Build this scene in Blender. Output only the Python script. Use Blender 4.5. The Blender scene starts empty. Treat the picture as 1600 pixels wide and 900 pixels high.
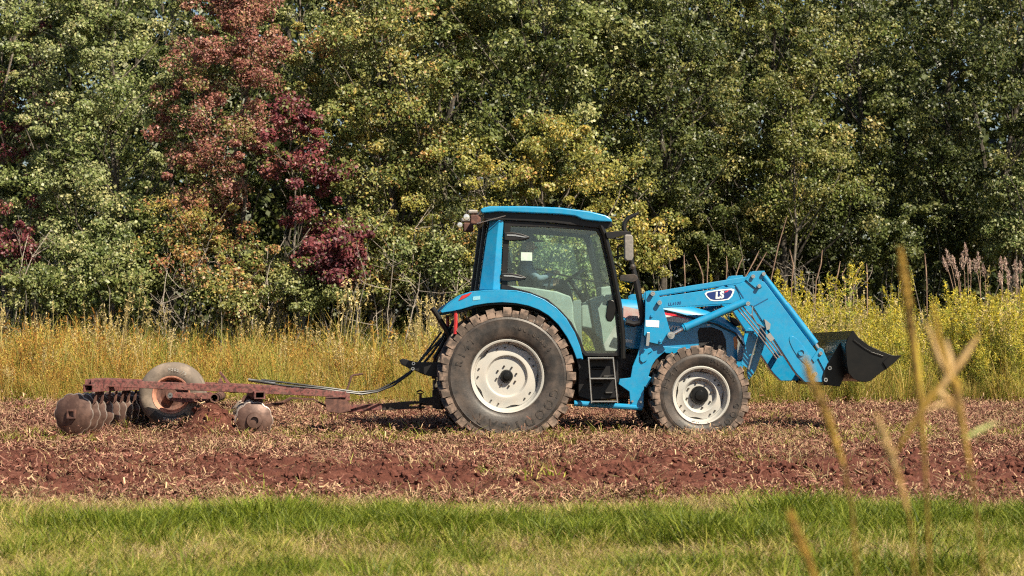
import bpy, bmesh, math, random
import numpy as np
from mathutils import Vector, Matrix, Euler

R = math.radians
random.seed(7)
rng = np.random.default_rng(7)
scene = bpy.context.scene
COL = scene.collection

# ------------------------------------------------------------------ camera
F = 3036.0                       # focal length in pixels of a 1600 px wide frame
CAM_H = 1.43
PITCH = math.atan(39.0 / F)      # horizon a little below the middle
cam_d = bpy.data.cameras.new('camera')
cam = bpy.data.objects.new('camera', cam_d)
COL.objects.link(cam)
cam.location = (0, 0, CAM_H)
cam.rotation_euler = (R(90) + PITCH, 0, 0)
cam_d.sensor_width = 36.0
cam_d.lens = F / 1600.0 * 36.0
cam_d.clip_start = 0.2
cam_d.clip_end = 3000
cam_d.dof.use_dof = True
cam_d.dof.focus_distance = 22.6
cam_d.dof.aperture_fstop = 4.0
scene.camera = cam

# ------------------------------------------------------------------ light
SUN_TO = Vector((0.55, -0.56, 0.82)).normalized()     # towards the sun
world = bpy.data.worlds.new('World')
scene.world = world
world.use_nodes = True
wn = world.node_tree.nodes
sky = wn.new('ShaderNodeTexSky')
sky.sky_type = 'NISHITA'
sky.sun_disc = False
sky.sun_elevation = math.asin(SUN_TO.z)
sky.sun_rotation = math.atan2(SUN_TO.x, SUN_TO.y)
world.node_tree.links.new(sky.outputs[0], wn['Background'].inputs[0])
wn['Background'].inputs[1].default_value = 0.05
sun_d = bpy.data.lights.new('sun', 'SUN')
sun_d.energy = 5.0
sun_d.angle = R(0.5)
sun_d.color = (1.0, 0.89, 0.70)
sun = bpy.data.objects.new('sun', sun_d)
COL.objects.link(sun)
sun.location = (20, -20, 40)
sun.rotation_euler = (-SUN_TO).to_track_quat('-Z', 'Y').to_euler()

scene.view_settings.view_transform = 'Standard'
scene.view_settings.look = 'None'
scene.view_settings.exposure = 1.0
scene.view_settings.gamma = 1.0
scene.view_settings.use_curve_mapping = False
scene.render.engine = 'CYCLES'
scene.cycles.use_denoising = False
scene.cycles.use_adaptive_sampling = True
scene.cycles.adaptive_threshold = 0.04
scene.cycles.max_bounces = 5
scene.cycles.diffuse_bounces = 1
scene.cycles.glossy_bounces = 3
scene.cycles.transmission_bounces = 4
scene.cycles.transparent_max_bounces = 12
scene.cycles.caustics_reflective = False
scene.cycles.caustics_refractive = False
scene.cycles.sample_clamp_indirect = 4.0
scene.cycles.filter_width = 1.2


# ------------------------------------------------------------------ helpers: tags
def tag(o, label=None, cat=None, group=None, kind=None):
    if label: o['label'] = label
    if cat: o['category'] = cat
    if group: o['group'] = group
    if kind or cat: o['kind'] = kind or 'thing'
    return o


def empty(name, mat=None, parent=None):
    o = bpy.data.objects.new(name, None)
    COL.objects.link(o)
    o.empty_display_size = 0.1
    if parent: o.parent = parent
    if mat is not None: o.matrix_local = mat
    return o


def W(px, py, d):
    """world point seen at pixel (px, py) of the photograph at distance d along the view"""
    return Vector(((px - 800) / F * d, d, CAM_H + (489 - py) / F * d))


# ------------------------------------------------------------------ helpers: materials
def nt(m):
    return m.node_tree.nodes, m.node_tree.links


def mat(name, col, rough=0.6, metal=0.0, col2=None, scale=8.0, lo=0.45, hi=0.62, bump=0.0, bscale=40.0,
        coat=0.0, spec=0.5, detail=6.0, dirt=None, dirt_amt=0.0, dscale=5.0):
    m = bpy.data.materials.new(name)
    m.use_nodes = True
    n, l = nt(m)
    b = n['Principled BSDF']
    b.inputs['Roughness'].default_value = rough
    b.inputs['Metallic'].default_value = metal
    b.inputs['Coat Weight'].default_value = coat
    b.inputs['Coat Roughness'].default_value = 0.08
    b.inputs['Specular IOR Level'].default_value = spec
    tc = n.new('ShaderNodeTexCoord')
    cur = None
    if col2 is not None:
        t = n.new('ShaderNodeTexNoise')
        t.inputs['Scale'].default_value = scale
        t.inputs['Detail'].default_value = detail
        t.inputs['Roughness'].default_value = 0.65
        l.new(tc.outputs['Object'], t.inputs['Vector'])
        r = n.new('ShaderNodeMapRange')
        r.inputs['From Min'].default_value = lo
        r.inputs['From Max'].default_value = hi
        l.new(t.outputs['Fac'], r.inputs['Value'])
        x = n.new('ShaderNodeMix'); x.data_type = 'RGBA'
        x.inputs['A'].default_value = (*col, 1)
        x.inputs['B'].default_value = (*col2, 1)
        l.new(r.outputs[0], x.inputs['Factor'])
        cur = x.outputs['Result']
    if dirt is not None:
        t = n.new('ShaderNodeTexNoise')
        t.inputs['Scale'].default_value = dscale
        t.inputs['Detail'].default_value = 8
        t.inputs['Roughness'].default_value = 0.7
        l.new(tc.outputs['Object'], t.inputs['Vector'])
        r = n.new('ShaderNodeMapRange')
        r.inputs['From Min'].default_value = 0.42
        r.inputs['From Max'].default_value = 0.75
        r.inputs['To Max'].default_value = dirt_amt
        l.new(t.outputs['Fac'], r.inputs['Value'])
        x = n.new('ShaderNodeMix'); x.data_type = 'RGBA'
        if cur is not None:
            l.new(cur, x.inputs['A'])
        else:
            x.inputs['A'].default_value = (*col, 1)
        x.inputs['B'].default_value = (*dirt, 1)
        l.new(r.outputs[0], x.inputs['Factor'])
        cur = x.outputs['Result']
    if cur is not None:
        l.new(cur, b.inputs['Base Color'])
    else:
        b.inputs['Base Color'].default_value = (*col, 1)
    if bump > 0:
        t = n.new('ShaderNodeTexNoise')
        t.inputs['Scale'].default_value = bscale
        t.inputs['Detail'].default_value = 5
        l.new(tc.outputs['Object'], t.inputs['Vector'])
        bp = n.new('ShaderNodeBump')
        bp.inputs['Strength'].default_value = bump
        bp.inputs['Distance'].default_value = 0.01
        l.new(t.outputs['Fac'], bp.inputs['Height'])
        l.new(bp.outputs[0], b.inputs['Normal'])
    return m


def leaf_mat(name, transl=0.35, rough=0.45, spec=0.5, var=0.25):
    """plant material: colour from the leaf's own colour attribute, a little varied, partly translucent"""
    m = bpy.data.materials.new(name)
    m.use_nodes = True
    n, l = nt(m)
    b = n['Principled BSDF']
    b.inputs['Roughness'].default_value = rough
    b.inputs['Specular IOR Level'].default_value = spec
    at = n.new('ShaderNodeAttribute'); at.attribute_name = 'Col'
    oi = n.new('ShaderNodeObjectInfo')
    hs = n.new('ShaderNodeHueSaturation')
    mr = n.new('ShaderNodeMapRange')
    mr.inputs['To Min'].default_value = 1.0 - var
    mr.inputs['To Max'].default_value = 1.0 + var
    l.new(oi.outputs['Random'], mr.inputs['Value'])
    l.new(mr.outputs[0], hs.inputs['Value'])
    l.new(at.outputs['Color'], hs.inputs['Color'])
    l.new(hs.outputs[0], b.inputs['Base Color'])
    tr = n.new('ShaderNodeBsdfTranslucent')
    l.new(hs.outputs[0], tr.inputs['Color'])
    mx = n.new('ShaderNodeMixShader')
    mx.inputs[0].default_value = transl
    l.new(b.outputs[0], mx.inputs[1])
    l.new(tr.outputs[0], mx.inputs[2])
    l.new(mx.outputs[0], n['Material Output'].inputs['Surface'])
    return m


def glass_mat(name, tint, refl=0.10):
    m = bpy.data.materials.new(name)
    m.use_nodes = True
    n, l = nt(m)
    n.remove(n['Principled BSDF'])
    t = n.new('ShaderNodeBsdfTransparent'); t.inputs[0].default_value = (*tint, 1)
    g = n.new('ShaderNodeBsdfGlossy'); g.inputs['Roughness'].default_value = 0.03
    lw = n.new('ShaderNodeLayerWeight'); lw.inputs[0].default_value = 0.5
    pw = n.new('ShaderNodeMath'); pw.operation = 'POWER'; pw.inputs[1].default_value = 4.0
    l.new(lw.outputs['Facing'], pw.inputs[0])
    mr = n.new('ShaderNodeMapRange')
    mr.inputs['To Min'].default_value = refl
    mr.inputs['To Max'].default_value = 0.9
    l.new(pw.outputs[0], mr.inputs['Value'])
    mx = n.new('ShaderNodeMixShader')
    l.new(mr.outputs[0], mx.inputs[0])
    l.new(t.outputs[0], mx.inputs[1])
    l.new(g.outputs[0], mx.inputs[2])
    l.new(mx.outputs[0], n['Material Output'].inputs['Surface'])
    return m


M = {}
M['blue'] = mat('blue_paint', (0.0, 0.235, 0.455), 0.36, col2=(0.0, 0.20, 0.41), scale=3, coat=0.5,
                dirt=(0.17, 0.20, 0.19), dirt_amt=0.20, dscale=16)
M['black'] = mat('black_plastic', (0.008, 0.008, 0.009), 0.42, spec=0.35, dirt=(0.07, 0.055, 0.045), dirt_amt=0.16, dscale=9)
M['black_gloss'] = mat('black_gloss_paint', (0.006, 0.006, 0.006), 0.30, spec=0.3, dirt=(0.05, 0.04, 0.03), dirt_amt=0.12)
M['iron'] = mat('dark_iron', (0.02, 0.019, 0.018), 0.6, metal=0.3, col2=(0.05, 0.04, 0.035), scale=14, dirt=(0.14, 0.09, 0.06),
                dirt_amt=0.5, dscale=10)
M['steel'] = mat('bright_steel', (0.62, 0.60, 0.57), 0.28, metal=0.9)
M['rubber'] = mat('tyre_rubber', (0.022, 0.020, 0.019), 0.5, col2=(0.048, 0.040, 0.035), scale=7, bump=0.15, bscale=60,
                  dirt=(0.17, 0.125, 0.098), dirt_amt=0.45, dscale=6)
M['tread'] = mat('dusty_tread_rubber', (0.075, 0.056, 0.045), 0.85, col2=(0.27, 0.19, 0.145), scale=9, bump=0.2, bscale=60)
M['letter'] = mat('tyre_lettering', (0.012, 0.011, 0.010), 0.6, dirt=(0.15, 0.11, 0.085), dirt_amt=0.75, dscale=14)
M['rim'] = mat('cream_wheel_paint', (0.40, 0.395, 0.37), 0.4, col2=(0.49, 0.49, 0.47), scale=4, dirt=(0.34, 0.25, 0.16), dirt_amt=0.55,
               dscale=4)
M['grey'] = mat('grey_interior_plastic', (0.34, 0.35, 0.34), 0.6, col2=(0.27, 0.28, 0.27), scale=6)
M['dash'] = mat('dark_grey_dash_plastic', (0.20, 0.21, 0.21), 0.55, col2=(0.15, 0.155, 0.155), scale=5)
M['white'] = mat('white_sticker', (0.8, 0.8, 0.76), 0.5, col2=(0.72, 0.70, 0.66), scale=20)
M['red'] = mat('red_plastic', (0.45, 0.03, 0.03), 0.3, col2=(0.35, 0.02, 0.025), scale=20)
M['navy'] = mat('navy_print', (0.006, 0.02, 0.13), 0.35, coat=0.3)
M['redprint'] = mat('red_print', (0.75, 0.03, 0.05), 0.35)
M['lamp'] = mat('lamp_lens', (0.75, 0.75, 0.72), 0.12, metal=0.6)
M['orange'] = mat('amber_lens', (0.55, 0.16, 0.03), 0.25)
M['worn_metal'] = mat('worn_grey_metal', (0.30, 0.28, 0.26), 0.45, metal=0.4, col2=(0.16, 0.12, 0.10), scale=22)
M['mesh'] = mat('black_grille_mesh', (0.012, 0.010, 0.010), 0.6, bump=0.6, bscale=260)
M['glass'] = glass_mat('tinted_glass', (0.90, 0.985, 0.95), 0.075)
M['rust'] = mat('rusty_red_paint', (0.165, 0.050, 0.045), 0.75, col2=(0.055, 0.018, 0.016), scale=26, lo=0.47, hi=0.56, bump=0.25,
                bscale=50, dirt=(0.32, 0.19, 0.15), dirt_amt=0.4, dscale=9)
M['rust_dark'] = mat('dark_rust', (0.075, 0.035, 0.028), 0.85, col2=(0.16, 0.075, 0.055), scale=14, bump=0.3, bscale=60)
M['disc'] = mat('soil_stained_disc_steel', (0.095, 0.052, 0.040), 0.5, metal=0.3, col2=(0.17, 0.098, 0.075), scale=9, bump=0.15,
                bscale=40, dirt=(0.06, 0.035, 0.028), dirt_amt=0.7, dscale=6)
M['disc_edge'] = mat('worn_disc_edge', (0.42, 0.34, 0.29), 0.42, metal=0.7)
M['oldtyre'] = mat('weathered_tyre', (0.15, 0.12, 0.095), 0.85, col2=(0.26, 0.205, 0.16), scale=5, bump=0.2, bscale=50,
                   dirt=(0.10, 0.08, 0.07), dirt_amt=0.6, dscale=8)
M['oldrim'] = mat('faded_orange_rim', (0.52, 0.25, 0.17), 0.7, col2=(0.30, 0.12, 0.08), scale=9)
M['hose'] = mat('black_hose', (0.015, 0.015, 0.015), 0.4)
M['skin'] = mat('skin', (0.52, 0.33, 0.24), 0.55)
M['shirt'] = mat('blue_grey_shirt', (0.16, 0.20, 0.27), 0.85, col2=(0.12, 0.155, 0.21), scale=10)
M['trousers'] = mat('dark_trousers', (0.03, 0.032, 0.04), 0.85)
M['cap'] = mat('dark_cap', (0.03, 0.045, 0.075), 0.85)
M['bark'] = mat('grey_bark', (0.11, 0.09, 0.07), 0.9, col2=(0.20, 0.175, 0.145), scale=12, bump=0.5, bscale=25)
M['bark_dark'] = mat('dark_bark', (0.05, 0.042, 0.034), 0.9, col2=(0.10, 0.085, 0.07), scale=12, bump=0.5, bscale=25)
M['twig'] = mat('pale_dead_twig', (0.36, 0.31, 0.26), 0.85, col2=(0.24, 0.20, 0.16), scale=20)
M['dry_stem'] = mat('dry_reddish_stem', (0.30, 0.20, 0.14), 0.85, col2=(0.20, 0.12, 0.09), scale=15)
M['leaf'] = leaf_mat('leaf', 0.28, 0.46, 0.5, 0.0)
M['grass'] = leaf_mat('grass_blade', 0.35, 0.55, 0.35, 0.22)
M['flower'] = leaf_mat('meadow_plant', 0.30, 0.7, 0.2, 0.22)
M['litter'] = leaf_mat('straw_litter', 0.05, 0.85, 0.1, 0.35)


# ------------------------------------------------------------------ helpers: mesh builder
class MB:
    def __init__(s):
        s.V, s.F = [], []

    def add(s, vs, fs):
        o = len(s.V)
        s.V += [tuple(v) for v in vs]
        s.F += [tuple(i + o for i in f) for f in fs]
        return s

    def box(s, c, d, rot=None):
        vs = []
        for z in (-1, 1):
            for x, y in ((-1, -1), (1, -1), (1, 1), (-1, 1)):
                v = Vector((x * d[0] / 2, y * d[1] / 2, z * d[2] / 2))
                if rot is not None: v = rot @ v
                vs.append(v + Vector(c))
        return s.add(vs, [(3, 2, 1, 0), (4, 5, 6, 7), (0, 1, 5, 4), (1, 2, 6, 5), (2, 3, 7, 6), (3, 0, 4, 7)])

    def prism(s, pts, y0, y1, pts1=None):
        pts1 = pts1 or pts
        n = len(pts)
        vs = [(p[0], y0, p[1]) for p in pts] + [(p[0], y1, p[1]) for p in pts1]
        fs = [tuple(range(n)), tuple(range(2 * n - 1, n - 1, -1))]
        fs += [(i, i + n, (i + 1) % n + n, (i + 1) % n) for i in range(n)]
        return s.add(vs, fs)

    def ring(s, outer, inner, y0, y1):
        n = len(outer)
        vs = [(p[0], y0, p[1]) for p in outer] + [(p[0], y0, p[1]) for p in inner] + \
             [(p[0], y1, p[1]) for p in outer] + [(p[0], y1, p[1]) for p in inner]
        fs = []
        for i in range(n):
            j = (i + 1) % n
            fs += [(i, j, n + j, n + i), (2 * n + j, 2 * n + i, 3 * n + i, 3 * n + j), (i, 2 * n + i, 2 * n + j, j),
                   (n + i, n + j, 3 * n + j, 3 * n + i)]
        return s.add(vs, fs)

    def strip(s, line, thick, y0, y1):
        """a bent sheet: polyline in (x, z) with a thickness, extruded along y"""
        a, b = [], []
        for i, p in enumerate(line):
            p0 = Vector(line[max(0, i - 1)]); p1 = Vector(line[min(len(line) - 1, i + 1)])
            t = (p1 - p0).normalized(); nrm = Vector((-t.y, t.x)) * thick / 2
            a.append(tuple(Vector(p) + nrm)); b.append(tuple(Vector(p) - nrm))
        n = len(line)
        for i in range(n - 1):
            s.prism([a[i], a[i + 1], b[i + 1], b[i]], y0, y1)
        return s

    def tube(s, path, r, n=8, caps=True):
        path = [Vector(p) for p in path]
        rs = r if isinstance(r, (list, tuple)) else [r] * len(path)
        vs, fs = [], []
        up = None
        for i, p in enumerate(path):
            t = (path[min(i + 1, len(path) - 1)] - path[max(i - 1, 0)])
            if t.length < 1e-9: t = Vector((0, 0, 1))
            t.normalize()
            if up is None:
                up = t.orthogonal().normalized()
            up = (up - t * up.dot(t))
            if up.length < 1e-6: up = t.orthogonal()
            up.normalize()
            sd = t.cross(up)
            for k in range(n):
                a = 2 * math.pi * k / n
                vs.append(p + (up * math.cos(a) + sd * math.sin(a)) * rs[i])
        for i in range(len(path) - 1):
            for k in range(n):
                fs.append((i * n + k, i * n + (k + 1) % n, (i + 1) * n + (k + 1) % n, (i + 1) * n + k))
        if caps:
            fs.append(tuple(range(n - 1, -1, -1)))
            fs.append(tuple((len(path) - 1) * n + k for k in range(n)))
        return s.add(vs, fs)

    def lathe(s, prof, c, n=48, closed=False, a0=0.0, a1=2 * math.pi, rmod=None):
        """profile [(r, y)] turned about the y axis through c"""
        full = abs(a1 - a0 - 2 * math.pi) < 1e-6
        cnt = n if full else n + 1
        vs, fs = [], []
        for k in range(cnt):
            a = a0 + (a1 - a0) * k / n
            for (r, y) in prof:
                rr = r * (rmod(a, r) if rmod else 1)
                vs.append((c[0] + rr * math.cos(a), c[1] + y, c[2] + rr * math.sin(a)))
        m = len(prof)
        for k in range(n):
            k2 = (k + 1) % cnt
            for i in range(m - 1 if not closed else m):
                j = (i + 1) % m
                fs.append((k * m + i, k * m + j, k2 * m + j, k2 * m + i))
        return s.add(vs, fs)

    def cyl(s, c, r, y0, y1, n=16):
        """a pin along y"""
        s.lathe([(1e-4, y0), (r, y0), (r, y1), (1e-4, y1)], c, n)
        return s

    def build_each(s, name, m, parent=None, **kw):
        """every loose piece becomes an object of its own"""
        up = list(range(len(s.V)))
        def find(i):
            while up[i] != i:
                up[i] = up[up[i]]; i = up[i]
            return i
        for f in s.F:
            for i in f[1:]:
                a, b = find(f[0]), find(i)
                if a != b: up[a] = b
        groups = {}
        for f in s.F: groups.setdefault(find(f[0]), []).append(f)
        out = []
        for fs in groups.values():
            ids = sorted({i for f in fs for i in f}); mp = {i: k for k, i in enumerate(ids)}
            p = MB(); p.add([s.V[i] for i in ids], [tuple(mp[i] for i in f) for f in fs])
            out.append(p.build(name, m, parent, **kw))
        return out

    def build(s, name, m, parent=None, bevel=0.0, seg=2, smooth=True, angle=35, link=True):
        me = bpy.data.meshes.new(name)
        me.from_pydata(s.V, [], s.F)
        bm = bmesh.new(); bm.from_mesh(me)
        bmesh.ops.remove_doubles(bm, verts=bm.verts, dist=1e-5)
        bmesh.ops.recalc_face_normals(bm, faces=bm.faces)
        bm.to_mesh(me); bm.free()
        me.materials.append(M[m] if isinstance(m, str) else m)
        if smooth:
            me.shade_smooth()
            me.set_sharp_from_angle(angle=R(angle))
        o = bpy.data.objects.new(name, me)
        if link: COL.objects.link(o)
        if parent: o.parent = parent
        if bevel > 0:
            b = o.modifiers.new('bevel', 'BEVEL')
            b.width = bevel; b.segments = seg; b.limit_method = 'ANGLE'; b.angle_limit = R(30)
            b.harden_normals = True
        return o


def mirror(o, parent=None):
    """a copy of a part and its sub-parts on the other side (y -> -y)"""
    c = o.copy()
    if o.data:
        me = o.data.copy()
        bm = bmesh.new(); bm.from_mesh(me)
        for v in bm.verts: v.co.y = -v.co.y
        bmesh.ops.reverse_faces(bm, faces=bm.faces)
        bm.to_mesh(me); bm.free()
        c.data = me
    COL.objects.link(c)
    c.parent = parent or o.parent
    for ch in o.children: mirror(ch, c)
    return c


def copy_tree(o, parent=None):
    c = o.copy(); COL.objects.link(c); c.parent = parent
    for ch in o.children: copy_tree(ch, c)
    return c


def text_verts(s, size=1.0, shear=0.0, offset=0.0):
    cu = bpy.data.curves.new('txt', 'FONT')
    cu.body = s; cu.size = size; cu.shear = shear; cu.offset = offset
    cu.align_x = 'CENTER'; cu.align_y = 'CENTER'
    cu.resolution_u = 3
    ob = bpy.data.objects.new('txt', cu)
    me = bpy.data.meshes.new_from_object(ob)
    vs = [tuple(v.co) for v in me.vertices]
    fs = [tuple(p.vertices) for p in me.polygons]
    bpy.data.objects.remove(ob); bpy.data.meshes.remove(me); bpy.data.curves.remove(cu)
    return vs, fs


# ------------------------------------------------------------------ helpers: noise
def vnoise(x, y, seed):
    g = np.random.default_rng(seed).random((257, 257))
    xi = np.floor(x).astype(int); yi = np.floor(y).astype(int)
    fx = x - xi; fy = y - yi
    fx = fx * fx * (3 - 2 * fx); fy = fy * fy * (3 - 2 * fy)
    a = g[xi % 256, yi % 256]; b = g[(xi + 1) % 256, yi % 256]
    c = g[xi % 256, (yi + 1) % 256]; d = g[(xi + 1) % 256, (yi + 1) % 256]
    return (a * (1 - fx) + b * fx) * (1 - fy) + (c * (1 - fx) + d * fx) * fy


def fbm(x, y, seed, oct=4, f=1.0, gain=0.5):
    s = 0; a = 1; t = 0
    for i in range(oct):
        s = s + a * vnoise(x * f + 31.7 * i, y * f + 17.3 * i, seed + i)
        t += a; a *= gain; f *= 2.03
    return s / t


def raw_mesh(name, verts, faces, m, cols=None, parent=None, smooth=False, link=True):
    """verts (n,3) array, faces (k,q) int array, per-vertex colours (n,3)"""
    verts = np.asarray(verts, dtype=np.float32); faces = np.asarray(faces, dtype=np.int32)
    me = bpy.data.meshes.new(name)
    k, q = faces.shape
    me.vertices.add(len(verts)); me.vertices.foreach_set('co', verts.ravel())
    me.loops.add(k * q); me.loops.foreach_set('vertex_index', faces.ravel())
    me.polygons.add(k)
    me.polygons.foreach_set('loop_start', np.arange(0, k * q, q, dtype=np.int32))
    if cols is not None:
        at = me.attributes.new('Col', 'FLOAT_COLOR', 'POINT')
        c4 = np.ones((len(verts), 4), dtype=np.float32); c4[:, :3] = cols
        at.data.foreach_set('color', c4.ravel())
    me.update(calc_edges=True)
    me.validate()
    if smooth: me.shade_smooth()
    me.materials.append(M[m] if isinstance(m, str) else m)
    o = bpy.data.objects.new(name, me)
    if link: COL.objects.link(o)
    if parent: o.parent = parent
    return o


def scatter(name, protos, pts, rot, scl, idx, label, cat):
    """one object of stuff: copies of small plants or clods set on points"""
    lib = bpy.data.collections.new(name + '_kinds')
    for i, p in enumerate(protos):
        p.name = '%s_kind_%02d' % (name, i)
        lib.objects.link(p)
    n = len(pts)
    me = bpy.data.meshes.new(name)
    me.vertices.add(n); me.vertices.foreach_set('co', np.asarray(pts, dtype=np.float32).ravel())
    a = me.attributes.new('rot', 'FLOAT_VECTOR', 'POINT'); a.data.foreach_set('vector', np.asarray(rot, dtype=np.float32).ravel())
    a = me.attributes.new('scl', 'FLOAT', 'POINT'); a.data.foreach_set('value', np.asarray(scl, dtype=np.float32))
    a = me.attributes.new('idx', 'INT', 'POINT'); a.data.foreach_set('value', np.asarray(idx, dtype=np.int32))
    o = bpy.data.objects.new(name, me); COL.objects.link(o)
    g = bpy.data.node_groups.new(name, 'GeometryNodeTree')
    g.interface.new_socket('Geometry', in_out='INPUT', socket_type='NodeSocketGeometry')
    g.interface.new_socket('Geometry', in_out='OUTPUT', socket_type='NodeSocketGeometry')
    N, L = g.nodes, g.links
    gi = N.new('NodeGroupInput'); go = N.new('NodeGroupOutput')
    ci = N.new('GeometryNodeCollectionInfo'); ci.inputs['Collection'].default_value = lib
    ci.inputs['Separate Children'].default_value = True; ci.inputs['Reset Children'].default_value = True
    ip = N.new('GeometryNodeInstanceOnPoints'); ip.inputs['Pick Instance'].default_value = True
    def attr(nm, t):
        x = N.new('GeometryNodeInputNamedAttribute'); x.data_type = t; x.inputs['Name'].default_value = nm
        return x.outputs['Attribute']
    e2r = N.new('FunctionNodeEulerToRotation')
    L.new(attr('rot', 'FLOAT_VECTOR'), e2r.inputs[0])
    L.new(gi.outputs[0], ip.inputs['Points']); L.new(ci.outputs[0], ip.inputs['Instance'])
    L.new(attr('idx', 'INT'), ip.inputs['Instance Index'])
    L.new(e2r.outputs[0], ip.inputs['Rotation']); L.new(attr('scl', 'FLOAT'), ip.inputs['Scale'])
    L.new(ip.outputs[0], go.inputs[0])
    md = o.modifiers.new('scatter', 'NODES'); md.node_group = g
    tag(o, label, cat, kind='stuff')
    return o


# ------------------------------------------------------------------ the ground
D_LAWN = 14.15      # lawn ends, tilled soil begins
D_MEADOW = 29.6    # tilled soil ends, meadow begins


def lawn_edge(x):
    return D_LAWN + 0.30 * (fbm(x + 50, x * 0 + 3, 5, 3, 0.6) - 0.5) * 2 + 0.35 * (fbm(x + 90, x * 0 + 7, 8, 3, 2.6) - 0.5)


def meadow_edge(x):
    return D_MEADOW + 0.9 * (fbm(x + 80, x * 0 + 9, 6, 3, 0.3) - 0.5) * 2


def soil_height(x, y):
    big = fbm(x + 100, y + 100, 11, 3, 0.5) * 0.07
    clod = fbm(x + 100, y + 100, 21, 4, 5.5, 0.75)
    fresh = np.exp(-((y - 16.8) / 2.0) ** 2)               # freshly turned strip
    far = np.clip((y - 21) / 4, 0, 1)
    h = big + (clod - 0.35) * (0.07 + 0.12 * fresh + 0.02 * far)
    h = h + 0.045 * np.sin(y * 8.5 + 2 * fbm(x + 40, y, 33, 2, 0.4)) * fresh
    mound = 0.40 * np.exp(-(((x + 3.42) / 0.27) ** 2 + ((y - 22.1) / 0.40) ** 2))
    mound2 = 0.10 * np.exp(-(((x + 4.6) / 0.8) ** 2 + ((y - 22.6) / 0.8) ** 2))
    edge = np.clip((y - lawn_edge(x)) / 0.35, 0, 1) * np.clip((meadow_edge(x) + 0.6 - y) / 0.5, 0, 1)
    return 0.012 + np.maximum(h + mound + mound2 - 0.035, -0.01) * edge + (edge - 1) * 0.05


def ground_mat():
    m = bpy.data.materials.new('turf_and_meadow_soil')
    m.use_nodes = True
    n, l = nt(m)
    b = n['Principled BSDF']; b.inputs['Roughness'].default_value = 0.95; b.inputs['Specular IOR Level'].default_value = 0.1
    ge = n.new('ShaderNodeNewGeometry')
    t = n.new('ShaderNodeTexNoise'); t.inputs['Scale'].default_value = 3.0; t.inputs['Detail'].default_value = 8
    l.new(ge.outputs['Position'], t.inputs['Vector'])
    cr = n.new('ShaderNodeValToRGB')
    cr.color_ramp.elements[0].position = 0.35; cr.color_ramp.elements[0].color = (0.045, 0.05, 0.018, 1)
    cr.color_ramp.elements[1].position = 0.7; cr.color_ramp.elements[1].color = (0.17, 0.125, 0.06, 1)
    l.new(t.outputs['Fac'], cr.inputs[0]); l.new(cr.outputs[0], b.inputs['Base Color'])
    return m


def soil_mat():
    m = bpy.data.materials.new('red_brown_tilled_soil')
    m.use_nodes = True
    n, l = nt(m)
    b = n['Principled BSDF']; b.inputs['Roughness'].default_value = 0.95; b.inputs['Specular IOR Level'].default_value = 0.15
    ge = n.new('ShaderNodeNewGeometry')
    t = n.new('ShaderNodeTexNoise'); t.inputs['Scale'].default_value = 9.0; t.inputs['Detail'].default_value = 12
    t.inputs['Roughness'].default_value = 0.8
    l.new(ge.outputs['Position'], t.inputs['Vector'])
    cr = n.new('ShaderNodeValToRGB')
    e = cr.color_ramp.elements
    e[0].position = 0.35; e[0].color = (0.050, 0.018, 0.013, 1)
    e[1].position = 0.72; e[1].color = (0.21, 0.095, 0.066, 1)
    x = e.new(0.52); x.color = (0.100, 0.036, 0.025, 1)
    l.new(t.outputs['Fac'], cr.inputs[0]); l.new(cr.outputs[0], b.inputs['Base Color'])
    t2 = n.new('ShaderNodeTexNoise'); t2.inputs['Scale'].default_value = 45; t2.inputs['Detail'].default_value = 6
    l.new(ge.outputs['Position'], t2.inputs['Vector'])
    bp = n.new('ShaderNodeBump'); bp.inputs['Strength'].default_value = 0.9; bp.inputs['Distance'].default_value = 0.02
    l.new(t2.outputs['Fac'], bp.inputs['Height']); l.new(bp.outputs[0], b.inputs['Normal'])
    return m


M['ground'] = ground_mat()
M['soil'] = soil_mat()


def grid(name, xs, ys, hf, m):
    X, Y = np.meshgrid(xs, ys)
    Z = hf(X, Y)
    v = np.stack([X, Y, Z], -1).reshape(-1, 3)
    nx, ny = len(xs), len(ys)
    i = np.arange((ny - 1) * (nx - 1)); r, c = i // (nx - 1), i % (nx - 1)
    a = r * nx + c
    f = np.stack([a, a + 1, a + nx + 1, a + nx], -1)
    return raw_mesh(name, v, f, m, smooth=True)


xs = np.concatenate([[-900, -300, -100, -40], np.linspace(-20, 20, 41), [40, 100, 300, 900]])
ys = np.concatenate([[-60, -20, 0], np.linspace(4, 60, 57), [90, 200, 500, 1500]])
g = grid('ground', xs, ys, lambda x, y: 0.0 * x, 'ground')
tag(g, 'level grassy ground running out under meadow and trees', kind='structure')
fxs = np.arange(-10.5, 10.5, 0.045)
fys = np.arange(D_LAWN - 0.9, D_MEADOW + 1.6, 0.045)
g = grid('tilled_field', fxs, fys, soil_height, 'soil')
tag(g, 'strip of freshly tilled red brown soil', kind='structure')


def hsoil(x, y):
    return soil_height(np.asarray(x, dtype=float), np.asarray(y, dtype=float))


# ------------------------------------------------------------------ tractor
HEAD = R(4.8)
ROLL = R(-1.3)
T_LOC = Vector((-0.13, 22.93, -0.02))
T_MAT = Matrix.Translation(T_LOC) @ Matrix.Rotation(HEAD, 4, 'Z') @ Matrix.Rotation(ROLL, 4, 'X')
T_INV = T_MAT.inverted()
CAM_MAT = Matrix.Translation((0, 0, CAM_H)) @ Matrix.Rotation(R(90) + PITCH, 4, 'X')


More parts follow.
